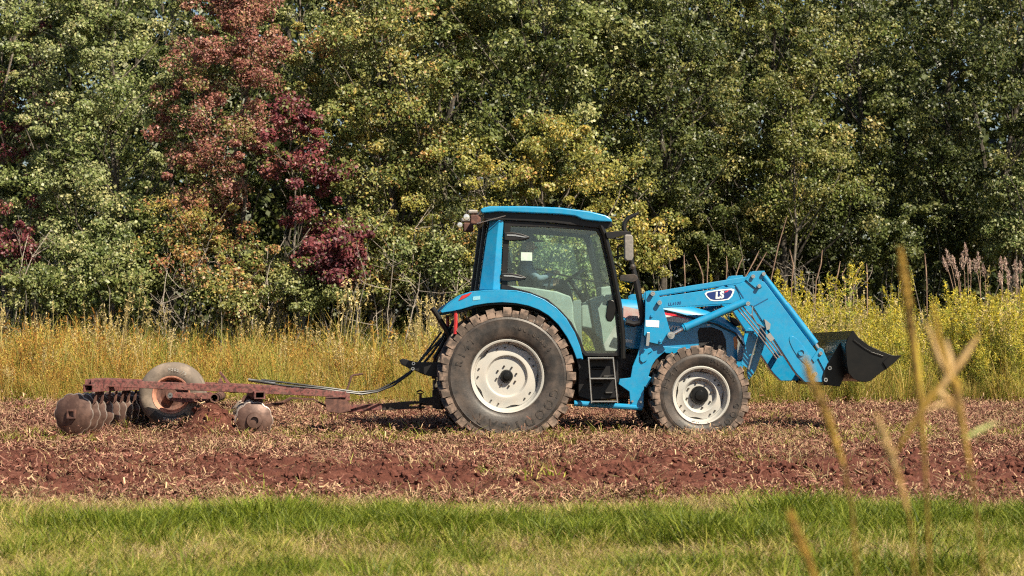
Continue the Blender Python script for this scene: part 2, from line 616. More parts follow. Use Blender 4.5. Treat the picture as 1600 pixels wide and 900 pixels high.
def P(px, py, Y):
    """point (x, z) on the machine's own plane y = Y that the photograph shows at (px, py)"""
    o = T_INV @ CAM_MAT.translation
    d = T_INV.to_3x3() @ (CAM_MAT.to_3x3() @ Vector(((px - 800) / F, -(py - 450) / F, -1)))
    t = (Y - o.y) / d.y
    q = o + d * t
    return (q.x, q.z)


def P3(px, py, Y):
    q = P(px, py, Y)
    return Vector((q[0], Y, q[1]))


def PL(pts, Y):
    return [P(a, b, Y) for a, b in pts]


tr = empty('tractor', T_MAT)
tag(tr, 'bright blue tractor with enclosed cab and front loader', 'tractor')


def sub(name, parent):
    return empty(name, None, parent)


def wheel(px, py, Y_out, R_out, w, r_rim, nlug, texts, dish, hub_r, name, n_wave):
    """a wheel with tyre, rim, hub and nuts, its outer face at y = Y_out (near side)"""
    c2 = P(px, py, Y_out)
    c = (c2[0], Y_out + w / 2, c2[1])
    root = sub(name, tr)
    h = 0.045 * R_out / 0.78 + 0.005
    Rb = R_out - h
    b = MB()
    prof = [(r_rim - 0.005, -0.36 * w), (r_rim + 0.012, -0.425 * w), (r_rim + 0.05, -0.475 * w), ((r_rim + Rb) / 2, -0.5 * w),
            (Rb - 0.10, -0.488 * w), (Rb - 0.088, -0.494 * w), (Rb - 0.080, -0.48 * w), (Rb - 0.03, -0.455 * w), (Rb, -0.40 * w), (Rb + 0.006, 0)]
    prof = prof + [(r, -y) for r, y in prof[-2::-1]]
    b.lathe(prof, c, 72)
    ty = b.build('tyre', 'rubber', root, angle=50)
    # lugs
    lb = MB()
    def lug(a, s, da, skew, r_lo, r_hi, y_sh, y_in, drop):
        st = []
        for (y, rt, rbm, sk) in ((s * y_sh, r_hi - drop, r_lo, 0.0), (s * (y_sh - 0.035 * w), r_hi, Rb - 0.05, 0.0),
                                 (s * y_sh * 0.5, r_hi, Rb - 0.03, skew * 0.5), (s * y_in, r_hi, Rb - 0.03, skew)):
            for e in (-1, 1):
                for rr in (rbm, rt):
                    an = a + sk + e * da * (1.0 if rr == rbm else 0.82)
                    st.append((c[0] + rr * math.cos(an), c[1] + y, c[2] + rr * math.sin(an)))
        fs = []
        for q in range(3):
            o = q * 4
            for i, j in ((0, 1), (1, 3), (3, 2), (2, 0)):
                fs.append((o + i, o + j, o + 4 + j, o + 4 + i))
        fs += [(0, 1, 3, 2), (12, 14, 15, 13)]
        lb.add(st, fs)
    for s in (-1, 1):
        for k in range(nlug):
            a = 2 * math.pi * (k + (0.5 if s > 0 else 0)) / nlug
            lug(a, s, 0.62 * math.pi / nlug * 0.86, s * 2.2 / nlug, Rb - 0.055, R_out, 0.485 * w, 0.02 * w, 0.012)
            lug(a + math.pi / nlug, s, 0.62 * math.pi / nlug * 0.72, s * 0.2, Rb - 0.060, R_out - h * 0.72, 0.478 * w, 0.36 * w, 0.006)
    lb.build('tread_lugs', 'tread', root, smooth=False)
    # raised lettering round the sidewall
    for (s, a_mid, size, span) in texts:
        lt = MB()
        rr = (r_rim + Rb) / 2 - 0.012
        inward = False
        adv = span / (len(s) - 1)
        n = len(s)
        for i, ch in enumerate(s):
            if ch == ' ': continue
            vs, fs = text_verts(ch, size * 1.25, 0, size * 0.03)
            off = (i - (n - 1) / 2) * adv
            an = a_mid - off if not inward else a_mid + off
            ca, sa = math.cos(an), math.sin(an)
            out = []
            for (u, v, _) in vs:
                if not inward:
                    rad, tan = rr + v, u
                    x = c[0] + rad * ca + tan * sa; z = c[2] + rad * sa - tan * ca
                else:
                    rad, tan = rr - v, u
                    x = c[0] + rad * ca - tan * sa; z = c[2] + rad * sa + tan * ca
                out.append((x, Y_out - 0.0025, z))
            lt = MB(); lt.add(out, fs); lt.build('tyre_letter', 'letter', root, smooth=False)
    # rim
    b = MB()
    y0 = -0.36 * w
    b.lathe([(r_rim - 0.03, y0 + 0.03), (r_rim - 0.022, y0 - 0.022), (r_rim - 0.004, y0 - 0.028), (r_rim + 0.008, y0 - 0.015), (r_rim + 0.004, y0 + 0.02),
             (r_rim + 0.004, 0.36 * w), (r_rim - 0.012, 0.36 * w), (r_rim - 0.035, y0 + 0.10), (r_rim - 0.045, y0 + 0.05)], c, 64, closed=True)
    b.lathe([(r_rim - 0.03, y0 + 0.05), (r_rim - 0.05, y0 + 0.055), (r_rim - 0.065, y0 + 0.10), (r_rim - 0.12, y0 + 0.11), (0.02, y0 + 0.11),
             (0.02, y0 + 0.15), (r_rim - 0.03, y0 + 0.15)], c, 64)
    b.build('rim', 'rim', root, angle=40)
    # wheel centre disc with a wavy edge
    b = MB()
    rd = r_rim - 0.055
    wave = lambda a, r: 1 - (0.085 * max(0, math.cos(n_wave * a + 0.6)) ** 2 if r > rd * 0.9 else 0)
    b.lathe([(rd, y0 + 0.085), (rd, y0 + 0.062), (rd * 0.80, y0 + 0.058), (rd * 0.72, y0 + 0.05), (rd * 0.66, y0 + dish * 0.6), (rd * 0.60, y0 + dish),
             (hub_r * 1.02, y0 + dish), (hub_r, y0 + dish + 0.03)], c, 96, rmod=wave)
    b.build('wheel_disc', 'rim', root, angle=40)
    b = MB()
    b.lathe([(hub_r, y0 + dish + 0.03), (hub_r, y0 + dish - 0.03), (hub_r * 0.88, y0 + dish - 0.05), (hub_r * 0.55, y0 + dish - 0.052), (hub_r * 0.5, y0 + dish - 0.065),
             (0.001, y0 + dish - 0.068)], c, 32)
    b.build('hub_cap', 'black_gloss', root)
    b = MB()
    for k in range(8):
        a = 2 * math.pi * (k + 0.3) / 8
        rr = hub_r + 0.042
        b.cyl((c[0] + rr * math.cos(a), c[1], c[2] + rr * math.sin(a)), 0.012, y0 + dish - 0.02, y0 + dish + 0.004, 6)
    for k in range(n_wave * 2):
        a = (2 * math.pi * (k // 2) + math.pi - 0.6) / n_wave + (0.14 if k % 2 else -0.14)
        rr = rd * 0.9
        b.cyl((c[0] + rr * math.cos(a), c[1], c[2] + rr * math.sin(a)), 0.011, y0 + 0.045, y0 + 0.066, 6)
    o = b.build('wheel_nut', 'iron', root); o['kind'] = 'stuff'
    b = MB()
    b.tube([(c[0] + 0.02, c[1] + y0 + 0.05, c[2] + r_rim - 0.05), (c[0] + 0.026, c[1] + y0 - 0.01, c[2] + r_rim - 0.03)], 0.006, 6)
    b.build('valve', 'black', root)
    return root, c


rear, RC = wheel(793, 588, -0.93, 0.785, 0.46, 0.418, 24,
                 [('GOODYEAR', -1.24, 0.115, 1.80), ('R14T', 2.62, 0.085, 0.52), ('460/85R30', 0.99, 0.060, 0.84)], 0.085, 0.074, 'rear_wheel', 5)
rear['label'] = 'large rear wheel with cream rim'
front, FC = wheel(1096, 618, -0.86, 0.575, 0.34, 0.332, 22,
                  [('GOODYEAR', -1.15, 0.075, 1.75), ('R14T', 2.6, 0.062, 0.55), ('340/85R24', 0.85, 0.044, 0.84)], 0.10, 0.105, 'front_wheel', 4)
front['label'] = 'smaller front wheel with cream rim'
rear2 = mirror(rear, tr); front2 = mirror(front, tr)
for o in (rear2, front2):
    o['label'] = 'wheel on the far side, mostly hidden'
    for ch in list(o.children):
        if ch.name.startswith(('tyre_letter',)):
            bpy.data.objects.remove(ch)

# axles, gearbox, engine
b = MB()
b.cyl((RC[0], 0, RC[2]), 0.11, -0.62, 0.62, 16)
b.build('rear_axle', 'iron', tr)
b = MB()
b.cyl((FC[0], 0, FC[2]), 0.08, -0.62, 0.62, 16)
b.box((FC[0], -0.60, FC[2]), (0.16, 0.10, 0.30)); b.box((FC[0], 0.60, FC[2]), (0.16, 0.10, 0.30))
b.build('front_axle', 'iron', tr, bevel=0.01)
b = MB()
b.prism(PL([(742, 552), (1005, 552), (1005, 622), (900, 628), (742, 622)], -0.3), -0.3, 0.3)
b.build('gearbox', 'iron', tr, bevel=0.03)
b = MB()
b.prism(PL([(985, 540), (1098, 548), (1150, 560), (1146, 590), (1060, 605), (985, 615)], -0.27), -0.27, 0.27)
for k in range(6):
    q = P3(1000 + 12 * k, 566 + (k % 3) * 7, -0.30)
    b.cyl((q.x, 0, q.z), 0.03 + 0.008 * (k % 2), -0.33, -0.2, 12)
b.tube([P3(972, 575, -0.34), P3(990, 582, -0.36), P3(1010, 575, -0.38), P3(1024, 562, -0.36), P3(1032, 552, -0.3)], 0.012, 6)
b.tube([P3(975, 590, -0.34), P3(1000, 588, -0.38), P3(1022, 575, -0.38)], 0.010, 6)
b.build('engine', 'iron', tr, bevel=0.008)
b = MB()
b.prism(PL([(903, 560), (966, 560), (968, 622), (925, 626), (903, 620)], -0.58), -0.58, -0.28)
for k in range(4):
    q = P(935 + (k % 2) * 16, 575 + 13 * k, -0.6)
    b.box((q[0], -0.60, q[1]), (0.16 - 0.02 * k, 0.04, 0.035))
b.build('fuel_tank', 'black', tr, bevel=0.02)

# ---- fender
out = [(689, 486), (700, 474), (716, 462), (735, 455.5), (760, 453), (785, 452.5), (808, 454), (830, 459), (850, 467.5), (868, 480), (884, 497), (897, 519), (905, 540), (910, 560)]
inn = [(690, 489), (706, 486.5), (722, 483), (740, 477.5), (762, 474), (785, 472.5), (806, 474), (826, 478), (842, 484), (857, 493), (872, 507), (886, 527), (895, 545), (901, 561)]
b = MB(); YF = -0.95
o1, i1 = PL(out, YF), PL(inn, YF)
for k in range(len(out) - 1):
    b.prism([o1[k], o1[k + 1], i1[k + 1], i1[k]], YF, YF + 0.03)
b.strip([(p[0], p[1] - 0.012) for p in o1], 0.022, YF + 0.0, -0.50)
fd = b.build('fender', 'blue', tr, bevel=0.008, angle=40)
b = MB()
b.prism(PL([(716, 470), (721, 462.5), (738, 456.5), (733, 462), (722, 468)], YF - 0.006), YF - 0.008, YF + 0.20)
b.build('tail_lamp', 'red', fd, bevel=0.004)
b = MB()
b.prism(PL([(739, 463.5), (750.5, 462), (750.5, 468), (739, 469.5)], YF - 0.004), YF - 0.004, YF + 0.002)
b.build('fender_sticker', mat('pale_blue_sticker', (0.25, 0.5, 0.6), 0.4, col2=(0.1, 0.35, 0.5), scale=90), fd)
b = MB()
b.tube([P3(p[0], p[1], -0.9) for p in [(712, 487), (712, 505), (711, 522)]], 0.022, 8)
b.build('reflector_post', 'red', fd)
# black inner fender lining behind the band
b = MB()
lin = [(704, 492), (722, 486), (740, 480), (762, 476.5), (785, 475), (806, 476.5), (826, 480.5), (842, 486.5), (857, 495.5), (872, 509.5), (886, 529.5), (895, 547), (903, 575)]
b.strip(PL(lin, -0.7), 0.02, -0.90, -0.46)
b.prism(PL([(745, 478), (785, 474), (830, 480), (872, 507), (900, 545), (905, 600), (880, 600), (740, 600)], -0.46), -0.47, -0.44)
b.build('fender_lining', 'black', fd)
mirror(fd)

# ---- cab
YC = -0.67
b = MB()
roof = [(750, 329), (754, 324.5), (766, 322), (820, 321.8), (875, 324), (922, 330), (946, 336), (955, 341), (957, 347), (940, 346.5), (921, 344.6), (910, 342.8), (904, 340), (898, 337.6), (874, 335),
        (826, 332.8), (779, 331), (753, 333.3)]
b.prism(PL(roof, -0.76), -0.76, 0.76)
b.build('roof', 'blue', tr, bevel=0.018, seg=3)
b = MB()
b.prism(PL([(757, 331), (820, 330), (898, 336), (908, 342), (940, 345), (957, 346), (957, 354), (945, 357), (936, 357), (905, 353), (860, 348), (790, 344), (770, 345), (757, 343)], -0.70), -0.70, 0.70)
hl = b.build('roof_lining', 'black', tr, bevel=0.01)
# rear work lamps and antenna
for s in (1,):
    rt = sub('work_lamp', tr)
    b = MB(); q = P3(743, 343, -0.70)
    b.box((q.x, -0.66, q.z), (0.12, 0.12, 0.11)); b.build('lamp_housing', 'rust_dark', rt, bevel=0.015)
    b = MB(); q = P3(739, 331, -0.70)
    b.box((q.x, -0.66, q.z), (0.12, 0.12, 0.05)); b.build('lamp_bracket', 'worn_metal', rt, bevel=0.02)
    b = MB(); q = P3(729, 339, -0.70)
    b.lathe([(0.001, -0.04), (0.034, -0.035), (0.04, 0), (0.03, 0.05), (0.001, 0.055)], (q.x, -0.67, q.z), 16)
    b.build('lamp_lens', 'lamp', rt)
    mirror(rt)
b = MB(); b.tube([P3(745, 349.5, -0.74), P3(790, 337, -0.74)], 0.006, 6); b.build('antenna_rod', 'steel', tr)
# front roof lamp
b = MB(); q = P3(948, 351, -0.60)
b.box((q.x, -0.60, q.z), (0.08, 0.12, 0.07)); rl = b.build('front_roof_lamp', 'black', tr, bevel=0.012)
b = MB(); b.box((q.x + 0.043, -0.60, q.z), (0.012, 0.10, 0.055)); b.build('lamp_lens', 'orange', rl)
mirror(rl)

# wide blue rear pillar: folded sheet, lofted from roof to fender
b = MB()
rows = [(337, 767.5, 789, 787.5), (360, 762.5, 783.5, 786), (372, 760, 781, 785), (410, 754.5, 776, 783.5), (440, 750.5, 774, 782), (453, 748.5, 776, 781.5)]
vs, fs = [], []
for (y, xa, xr, xb) in rows:
    xr = xa + (xb - xa) * 0.66
    for (x, yy) in ((xa, -0.52), (xa, -0.625), (xr, -0.70), (xb, -0.675), (xb, -0.52)):
        vs.append(P3(x, y, yy))
for k in range(len(rows) - 1):
    for i in range(5):
        j = (i + 1) % 5
        fs.append((k * 5 + i, k * 5 + j, k * 5 + 5 + j, k * 5 + 5 + i))
fs += [(0, 1, 2, 3, 4), tuple(25 + i for i in (4, 3, 2, 1, 0))]
b.add(vs, fs)
pl = b.build('rear_pillar', 'blue', tr, bevel=0.008, seg=3)
mirror(pl)

# door: black frame ring, glass, hinges, handle
do = [(788, 344.5), (850, 348), (905, 353), (937, 357), (944, 366), (957, 425), (967, 480), (972, 530), (972, 548), (968, 556.5), (940, 557), (915, 556.5), (909, 551), (903, 532), (889, 505), (872, 486), (852, 470), (826, 459), (800, 454), (783, 452), (784, 420), (786, 380)]
di = [(798, 353.5), (850, 355), (905, 358.5), (932, 361), (937, 370), (950, 425), (960, 480), (965, 530), (965, 545), (962, 551), (940, 551.5), (918, 551), (913, 546), (907, 529), (893, 503), (876, 484), (856, 467), (828, 455.5), (803, 449), (793, 445), (793, 420), (795.5, 380)]
b = MB(); b.ring(PL(do, YC), PL(di, YC), YC, YC + 0.05)
door = b.build('door', 'black', tr, bevel=0.006)
b = MB(); b.prism(PL(di, YC + 0.025), YC + 0.022, YC + 0.027)
b.build('glass', 'glass', door, smooth=False)
for (x0, yy) in ((787, 369.5), (782, 433)):
    b = MB()
    pts = [(x0 + 1, yy - 6.5), (x0 + 14, yy - 7), (x0 + 28, yy - 4.5), (x0 + 38, yy - 1), (x0 + 41.5, yy + 1), (x0 + 38, yy + 4), (x0 + 28, yy + 6), (x0 + 12, yy + 7), (x0 + 1, yy + 6)]
    b.prism(PL(pts, YC - 0.03), YC - 0.035, YC + 0.0)
    hg = b.build('door_hinge', 'black', door, bevel=0.012, seg=3)
    b = MB()
    pts = [(x0 + 5, yy - 3.2), (x0 + 18, yy - 3), (x0 + 32, yy), (x0 + 39, yy + 1), (x0 + 32, yy + 1.6), (x0 + 18, yy - 0.6), (x0 + 5, yy - 1.2)]
    b.prism(PL(pts, YC - 0.037), YC - 0.041, YC - 0.034); b.build('hinge_trim', 'steel', hg)
b = MB()
pts = [(950, 470), (955, 468), (960, 470), (962, 482), (960, 496), (955, 503), (949, 502), (946, 495), (948, 482)]
b.prism(PL(pts, YC - 0.03), YC - 0.04, YC + 0.005); b.build('door_handle', 'black_gloss', door, bevel=0.012, seg=3)
b = MB()
b.prism(PL([(814, 394), (831.5, 394.5), (831.5, 407.5), (814, 407)], YC + 0.018), YC + 0.016, YC + 0.019); b.build('window_sticker', mat('pale_green_sticker', (0.42, 0.52, 0.44), 0.6, col2=(0.50, 0.58, 0.50), scale=30), door)
b = MB(); b.tube([P3(838, 420, -0.60), P3(870, 428, -0.60), P3(910, 437, -0.60), P3(951, 443.5, -0.60)], 0.011, 6); b.build('grab_bar', 'black', door)
b = MB(); b.tube([P3(913, 437, -0.60), P3(920, 470, -0.60), P3(929, 520, -0.60)], 0.012, 6); b.build('gas_strut', 'black', door)
d2 = mirror(door)
for ch in list(d2.children):
    if ch.name.startswith(('window_sticker', 'door_hinge', 'door_handle', 'grab_bar', 'gas_strut')):
        for g2 in list(ch.children): bpy.data.objects.remove(g2)
        bpy.data.objects.remove(ch)
# front post
b = MB()
b.tube([P3(938, 352, -0.69), P3(945, 368, -0.69), P3(958, 425, -0.69), P3(968, 480, -0.69), P3(973, 530, -0.69), P3(973, 560, -0.69)], 0.034, 8)
ap = b.build('front_pillar', 'black_gloss', tr); mirror(ap)
# windscreen and rear window
def pane(name, pa, pb):
    a0, a1 = P(*pa, -0.66), P(*pb, -0.66)
    b = MB(); b.add([(a0[0], -0.63, a0[1]), (a0[0], 0.63, a0[1]), (a1[0], 0.63, a1[1]), (a1[0], -0.63, a1[1])] + [(a0[0] + 0.006, -0.63, a0[1]), (a0[0] + 0.006, 0.63, a0[1]), (a1[0] + 0.006, 0.63, a1[1]), (a1[0] + 0.006, -0.63, a1[1])],
                    [(0, 1, 2, 3), (7, 6, 5, 4), (0, 4, 5, 1), (1, 5, 6, 2), (2, 6, 7, 3), (3, 7, 4, 0)])
    return b.build(name, 'glass', tr, smooth=False)
pane('windscreen', (944, 360), (970, 500))
pane('rear_window', (762, 345), (747, 452))
b = MB()
a0, a1 = P(760, 346, -0.6), P(746, 455, -0.6)
for y in (-0.40, 0.40):
    b.tube([(a0[0], y, a0[1]), (a1[0], y, a1[1])], 0.025, 6)
b.tube([(a0[0], -0.55, a0[1]), (a0[0], 0.55, a0[1])], 0.03, 6); b.tube([(a1[0], -0.55, a1[1]), (a1[0], 0.55, a1[1])], 0.03, 6)
b.build('rear_window_frame', 'black', tr)

# ---- inside the cab
b = MB()
b.prism(PL([(784, 452), (796, 446), (830, 449), (870, 455), (892, 463), (896, 476), (897, 500), (909, 540), (909, 556), (880, 556), (850, 500), (800, 475)], -0.56), -0.56, -0.30)
b.build('side_console', 'grey', tr, bevel=0.02)
b = MB()
b.prism(PL([(895, 470), (908, 468), (909, 520), (912, 556), (898, 556)], -0.54), -0.54, -0.3)
b.build('lower_console', 'dash', tr, bevel=0.01)
b = MB()
b.prism(PL([(907, 478), (914, 472), (930, 466), (945, 460), (965, 459), (968, 500), (970, 552), (945, 552), (938, 530), (925, 515), (908, 512)], -0.42), -0.42, 0.42)
b.build('dashboard', 'grey', tr, bevel=0.03, seg=3)
b = MB()
b.prism(PL([(940, 448), (960, 446), (962, 460), (940, 462)], -0.3), -0.2, 0.2); b.build('instrument_pod', 'grey', tr, bevel=0.02)
b = MB()
b.prism(PL([(800, 548), (972, 548), (972, 557), (800, 557)], -0.62), -0.62, 0.62); b.build('cab_floor', 'black', tr)
sw_c = P3(890, 436, -0.02)
b = MB()
ax = Vector((-0.55, 0, 0.83)).normalized(); u = Vector((0, 1, 0)); v = ax.cross(u)
ringp = [sw_c + (u * math.cos(t) + v * math.sin(t)) * 0.20 for t in np.linspace(0, 2 * math.pi, 25)]
b.tube(ringp, 0.016, 8, caps=False)
for t in (0.3, 2.4, 4.5): b.tube([sw_c, sw_c + (u * math.cos(t) + v * math.sin(t)) * 0.2], 0.012, 6)
b.tube([sw_c, sw_c - ax * 0.35], 0.03, 8)
b.build('steering_wheel', 'black', tr)
seat = sub('seat', tr)
b = MB()
b.prism(PL([(792, 452), (850, 447), (855, 455), (850, 464), (792, 468)], -0.0), -0.25, 0.25); b.build('seat_cushion', 'black', seat, bevel=0.03, seg=3)
b = MB()
b.prism(PL([(784, 392), (793, 390), (804, 452), (790, 455)], -0.0), -0.23, 0.23); b.build('seat_back', 'black', seat, bevel=0.03, seg=3)
b = MB()
for (x, y, dx, dy) in ((835, 452, 2, -16), (856, 455, 4, -20), (845, 454, 0, -12)):
    b.tube([P3(x, y, -0.34), P3(x + dx, y + dy, -0.34)], 0.012, 6)
    q = P3(x + dx, y + dy, -0.34); b.box(q, (0.035, 0.035, 0.05))
b.build_each('control_lever', 'black', tr)

# ---- steps, side rail, brackets
st = sub('access_steps', tr)
YS = -0.80
for (xa, ya, xb, yb) in ((919.5, 558, 924.5, 630), (958, 558, 965, 630)):
    b = MB(); b.strip(PL([(xa, ya), (xb, yb)], YS), 0.022, YS, YS + 0.035); b.build('side_rail', 'steel' if xa < 0 else 'iron', st)
    b = MB(); b.strip(PL([(xa, ya), (xb, yb)], YS - 0.004), 0.010, YS - 0.005, YS - 0.001); b.build('worn_edge', 'steel', st)
for (ya, xa, xb) in ((560, 920, 958), (592, 922, 961), (628, 925, 965)):
    b = MB(); a, c2 = P(xa, ya, YS), P(xb, ya, YS)
    b.box(((a[0] + c2[0]) / 2, YS + 0.12, a[1]), (c2[0] - a[0], 0.24, 0.025)); b.build('tread', 'iron', st, bevel=0.004)
    b = MB(); b.box(((a[0] + c2[0]) / 2, YS - 0.003, a[1] + 0.006), (c2[0] - a[0], 0.006, 0.012)); b.build('tread_edge', 'steel', st)
b = MB()
b.tube([P3(897, 630, -0.62), P3(1003, 637, -0.62)], 0.033, 10)
sr = b.build('loader_side_rail', 'blue', tr); mirror(sr)
b = MB()
b.prism(PL([(1004, 512), (1018, 532), (1034, 538), (1040, 548), (1024, 562), (1018, 572), (1013, 588), (1020, 590), (1010, 606), (1006, 604), (1005, 637), (985, 635), (983, 612), (966, 600), (968, 592), (985, 590), (988, 572), (996, 553), (1000, 540)], -0.62), -0.64, -0.60)
lb_ = b.build('loader_bracket', 'blue', tr, bevel=0.006)
b = MB()
b.prism(PL([(1000, 556), (1004, 548), (1016, 543), (1020, 548), (1012, 553), (1011, 563), (1004, 567), (1000, 563)], -0.65), -0.66, -0.64); b.build('mount_hook', 'blue', lb_, bevel=0.005)
b = MB()
for (x, y) in ((988, 627), (1001, 628)):
    q = P3(x, y, -0.645); b.cyl((q.x, 0, q.z), 0.014, -0.655, -0.63, 6)
b.build_each('bracket_bolt', 'steel', lb_)
mirror(lb_)

# ---- hood
b = MB()
sec = []
# stations along x: (px, top, shoulder y, bottom) ; lofted with rounded shoulders
sta = [(968, 466, 545), (1000, 467, 546), (1040, 470, 550), (1078, 476, 556), (1110, 485, 560), (1135, 496, 562), (1150, 506, 564), (1160, 517, 565), (1166, 532, 566), (1168, 548, 566)]
prof = [(1.0, 1.0), (1.0, 0.35), (0.97, 0.2), (0.88, 0.09), (0.70, 0.02), (0.35, 0.0)]
vs, fs = [], []
hw = 0.32
rowlen = 2 * len(prof)
for k, (x, t, bt) in enumerate(sta):
    wdt = hw * (1.0 if k < 5 else (0.985, 0.95, 0.90, 0.83, 0.74)[k - 5])
    top = P3(x, t, -hw); bot = P3(x, bt, -hw)
    pts = []
    for (fy, fz) in prof:
        pts.append((top.x, -wdt * fy, top.z + (bot.z - top.z) * fz))
    for (fy, fz) in prof[::-1]:
        pts.append((top.x, wdt * fy, top.z + (bot.z - top.z) * fz))
    vs += pts
for k in range(len(sta) - 1):
    for i in range(rowlen):
        j = (i + 1) % rowlen
        fs.append((k * rowlen + i, k * rowlen + j, (k + 1) * rowlen + j, (k + 1) * rowlen + i))
fs += [tuple(range(rowlen)), tuple((len(sta) - 1) * rowlen + i for i in range(rowlen - 1, -1, -1))]
b.add(vs, fs)
hood = b.build('hood', 'blue', tr, angle=50)
YH = -hw - 0.004
b = MB(); b.prism(PL([(1090, 518), (1093, 512), (1112, 511), (1128, 517), (1134, 530), (1136, 562), (1095, 560)], YH), YH - 0.004, YH + 0.02)
b.build('side_grille', 'mesh', hood, bevel=0.004)
b = MB(); b.prism(PL([(1033, 490), (1056, 494), (1075, 499), (1082, 503), (1070, 505), (1045, 502), (1035, 500)], YH), YH - 0.0035, YH + 0.003)
b.build('pale_stripe', mat('silver_stripe', (0.62, 0.60, 0.58), 0.35), hood)
b = MB(); b.prism(PL([(1030, 487), (1052, 490.5), (1078, 498.5), (1056, 495), (1033, 490.6)], YH), YH - 0.0045, YH + 0.003)
b.build('red_stripe', 'redprint', hood)
b = MB(); b.prism(PL([(974, 478), (1000, 484), (1006, 489), (1006, 501), (985, 500), (974, 495)], YH), YH - 0.003, YH + 0.003)
b.build('rear_stripe', mat('faded_stripe', (0.42, 0.38, 0.37), 0.4, col2=(0.40, 0.25, 0.24), scale=6), hood)
b = MB(); b.strip(PL([(1030, 483), (1060, 490), (1090, 499), (1120, 507), (1150, 521), (1162, 540)], YH), 0.018, YH - 0.006, YH + 0.01)
b.build('hood_seam', 'black', hood)


def flat_text(s, px, py, Y, size, m, parent, name, tilt=0.0, shear=0.0, offset=0.0):
    vs, fs = text_verts(s, size, shear, offset)
    q = P(px, py, Y); ca, sa = math.cos(tilt), math.sin(tilt)
    b = MB(); b.add([(q[0] + u * ca - v * sa, Y, q[1] + u * sa + v * ca) for u, v, _ in vs], fs)
    return b.build(name, m, parent, smooth=False)


flat_text('MT5', 1052, 513, YH - 0.002, 0.075, 'white', hood, 'model_lettering', R(-5), 0.25, 0.002)
b = MB(); b.prism(PL([(1103, 507.5), (1107, 506.5), (1110, 508), (1106, 509.5)], YH - 0.006), YH - 0.010, YH - 0.002); b.build('hood_badge', 'white', hood)
for s in (1,):
    b = MB()
    pts = [(1142, 521), (1150, 519), (1159, 527), (1163, 540), (1162, 556), (1154, 565), (1147, 560), (1145, 540)]
    b.prism(PL(pts, -0.29), -0.30, -0.17)
    hl = b.build('headlight', 'lamp', hood, bevel=0.012, seg=3)
    b = MB(); b.prism(PL([(1145, 527), (1150, 525), (1153, 536), (1150, 548), (1147, 544)], -0.301), -0.307, -0.29); b.build('indicator', 'orange', hl, bevel=0.004)
    mirror(hl)
b = MB(); b.prism(PL([(1140, 494), (1150, 498), (1158, 508), (1152, 510), (1143, 502)], -0.28), -0.29, -0.16); b.build('front_vent', 'black', hood, bevel=0.006)
# body side panel under the hood, beside the cab
b = MB(); b.prism(PL([(972, 500), (1008, 500), (1008, 545), (985, 545), (972, 538)], -0.38), -0.38, 0.38)
sp_ = b.build('side_panel', 'blue', tr, bevel=0.01)
b = MB(); b.prism(PL([(976, 529.5), (988, 531), (988, 536), (976, 534.5)], -0.384), -0.385, -0.37); b.build('warning_sticker', 'white', sp_)
b = MB(); b.prism(PL([(1030, 540), (1095, 546), (1088, 556), (1040, 552)], -0.35), -0.35, 0.35); b.build('lower_panel', 'blue', tr, bevel=0.008)

# ---- exhaust, mirror
b = MB()
b.tube([P3(978, 503, -0.60), P3(990, 506, -0.60), P3(1000, 504, -0.60), P3(1004, 494, -0.60), P3(1000, 470, -0.60), P3(994, 440, -0.60), P3(989, 420, -0.60), P3(986, 405, -0.60), P3(984, 380, -0.6), P3(978, 366, -0.6),
        P3(975, 357, -0.60), P3(976, 348, -0.60), P3(981, 341, -0.60), P3(989, 337, -0.6), P3(998, 333, -0.60)],
       [0.036, 0.038, 0.038, 0.038, 0.038, 0.038, 0.034, 0.03, 0.028, 0.028, 0.027, 0.026, 0.024, 0.022, 0.015], 10)
ex = b.build('exhaust_pipe', 'black', tr)
b = MB()
b.prism(PL([(968, 430), (990, 428), (995, 431), (997, 436), (994, 439), (988, 441), (968, 438)], -0.62), -0.64, -0.57); b.build('exhaust_clamp', 'iron', ex, bevel=0.006)
q = P3(988, 417, -0.6); b = MB(); b.lathe([(0.001, -0.05), (0.03, -0.04), (0.042, 0), (0.03, 0.04), (0.001, 0.05)], q, 16); b.build('exhaust_joint', 'iron', ex)
mi = sub('wing_mirror', tr)
b = MB()
b.prism(PL([(946, 363), (955, 362), (972, 361), (985, 362), (986, 366), (972, 368), (957, 373), (948, 372)], -0.72), -0.74, -0.66)
b.tube([P3(959, 372, -0.72), P3(968, 374, -0.72), P3(974, 373, -0.75)], 0.012, 6)
b.tube([P3(966, 405, -0.72), P3(965, 388, -0.72), P3(967, 384, -0.74), P3(973, 384, -0.76)], 0.013, 6)
b.tube([P3(960, 402, -0.70), P3(968, 400, -0.72), P3(974, 398, -0.74)], 0.013, 6)
b.tube([P3(961, 412, -0.70), P3(968, 417, -0.72), P3(973, 426, -0.72)], 0.010, 6)
b.build('mirror_arm', 'black', mi, bevel=0.004)
b = MB(); b.prism(PL([(974.5, 368), (978, 366.5), (986, 367), (988.5, 371), (989, 402), (986, 408), (978, 408), (975, 404)], -0.78), -0.84, -0.76)
b.build('mirror_housing', mat('worn_grey_plastic', (0.16, 0.15, 0.14), 0.5, col2=(0.24, 0.22, 0.20), scale=18), mi, bevel=0.015, seg=3)

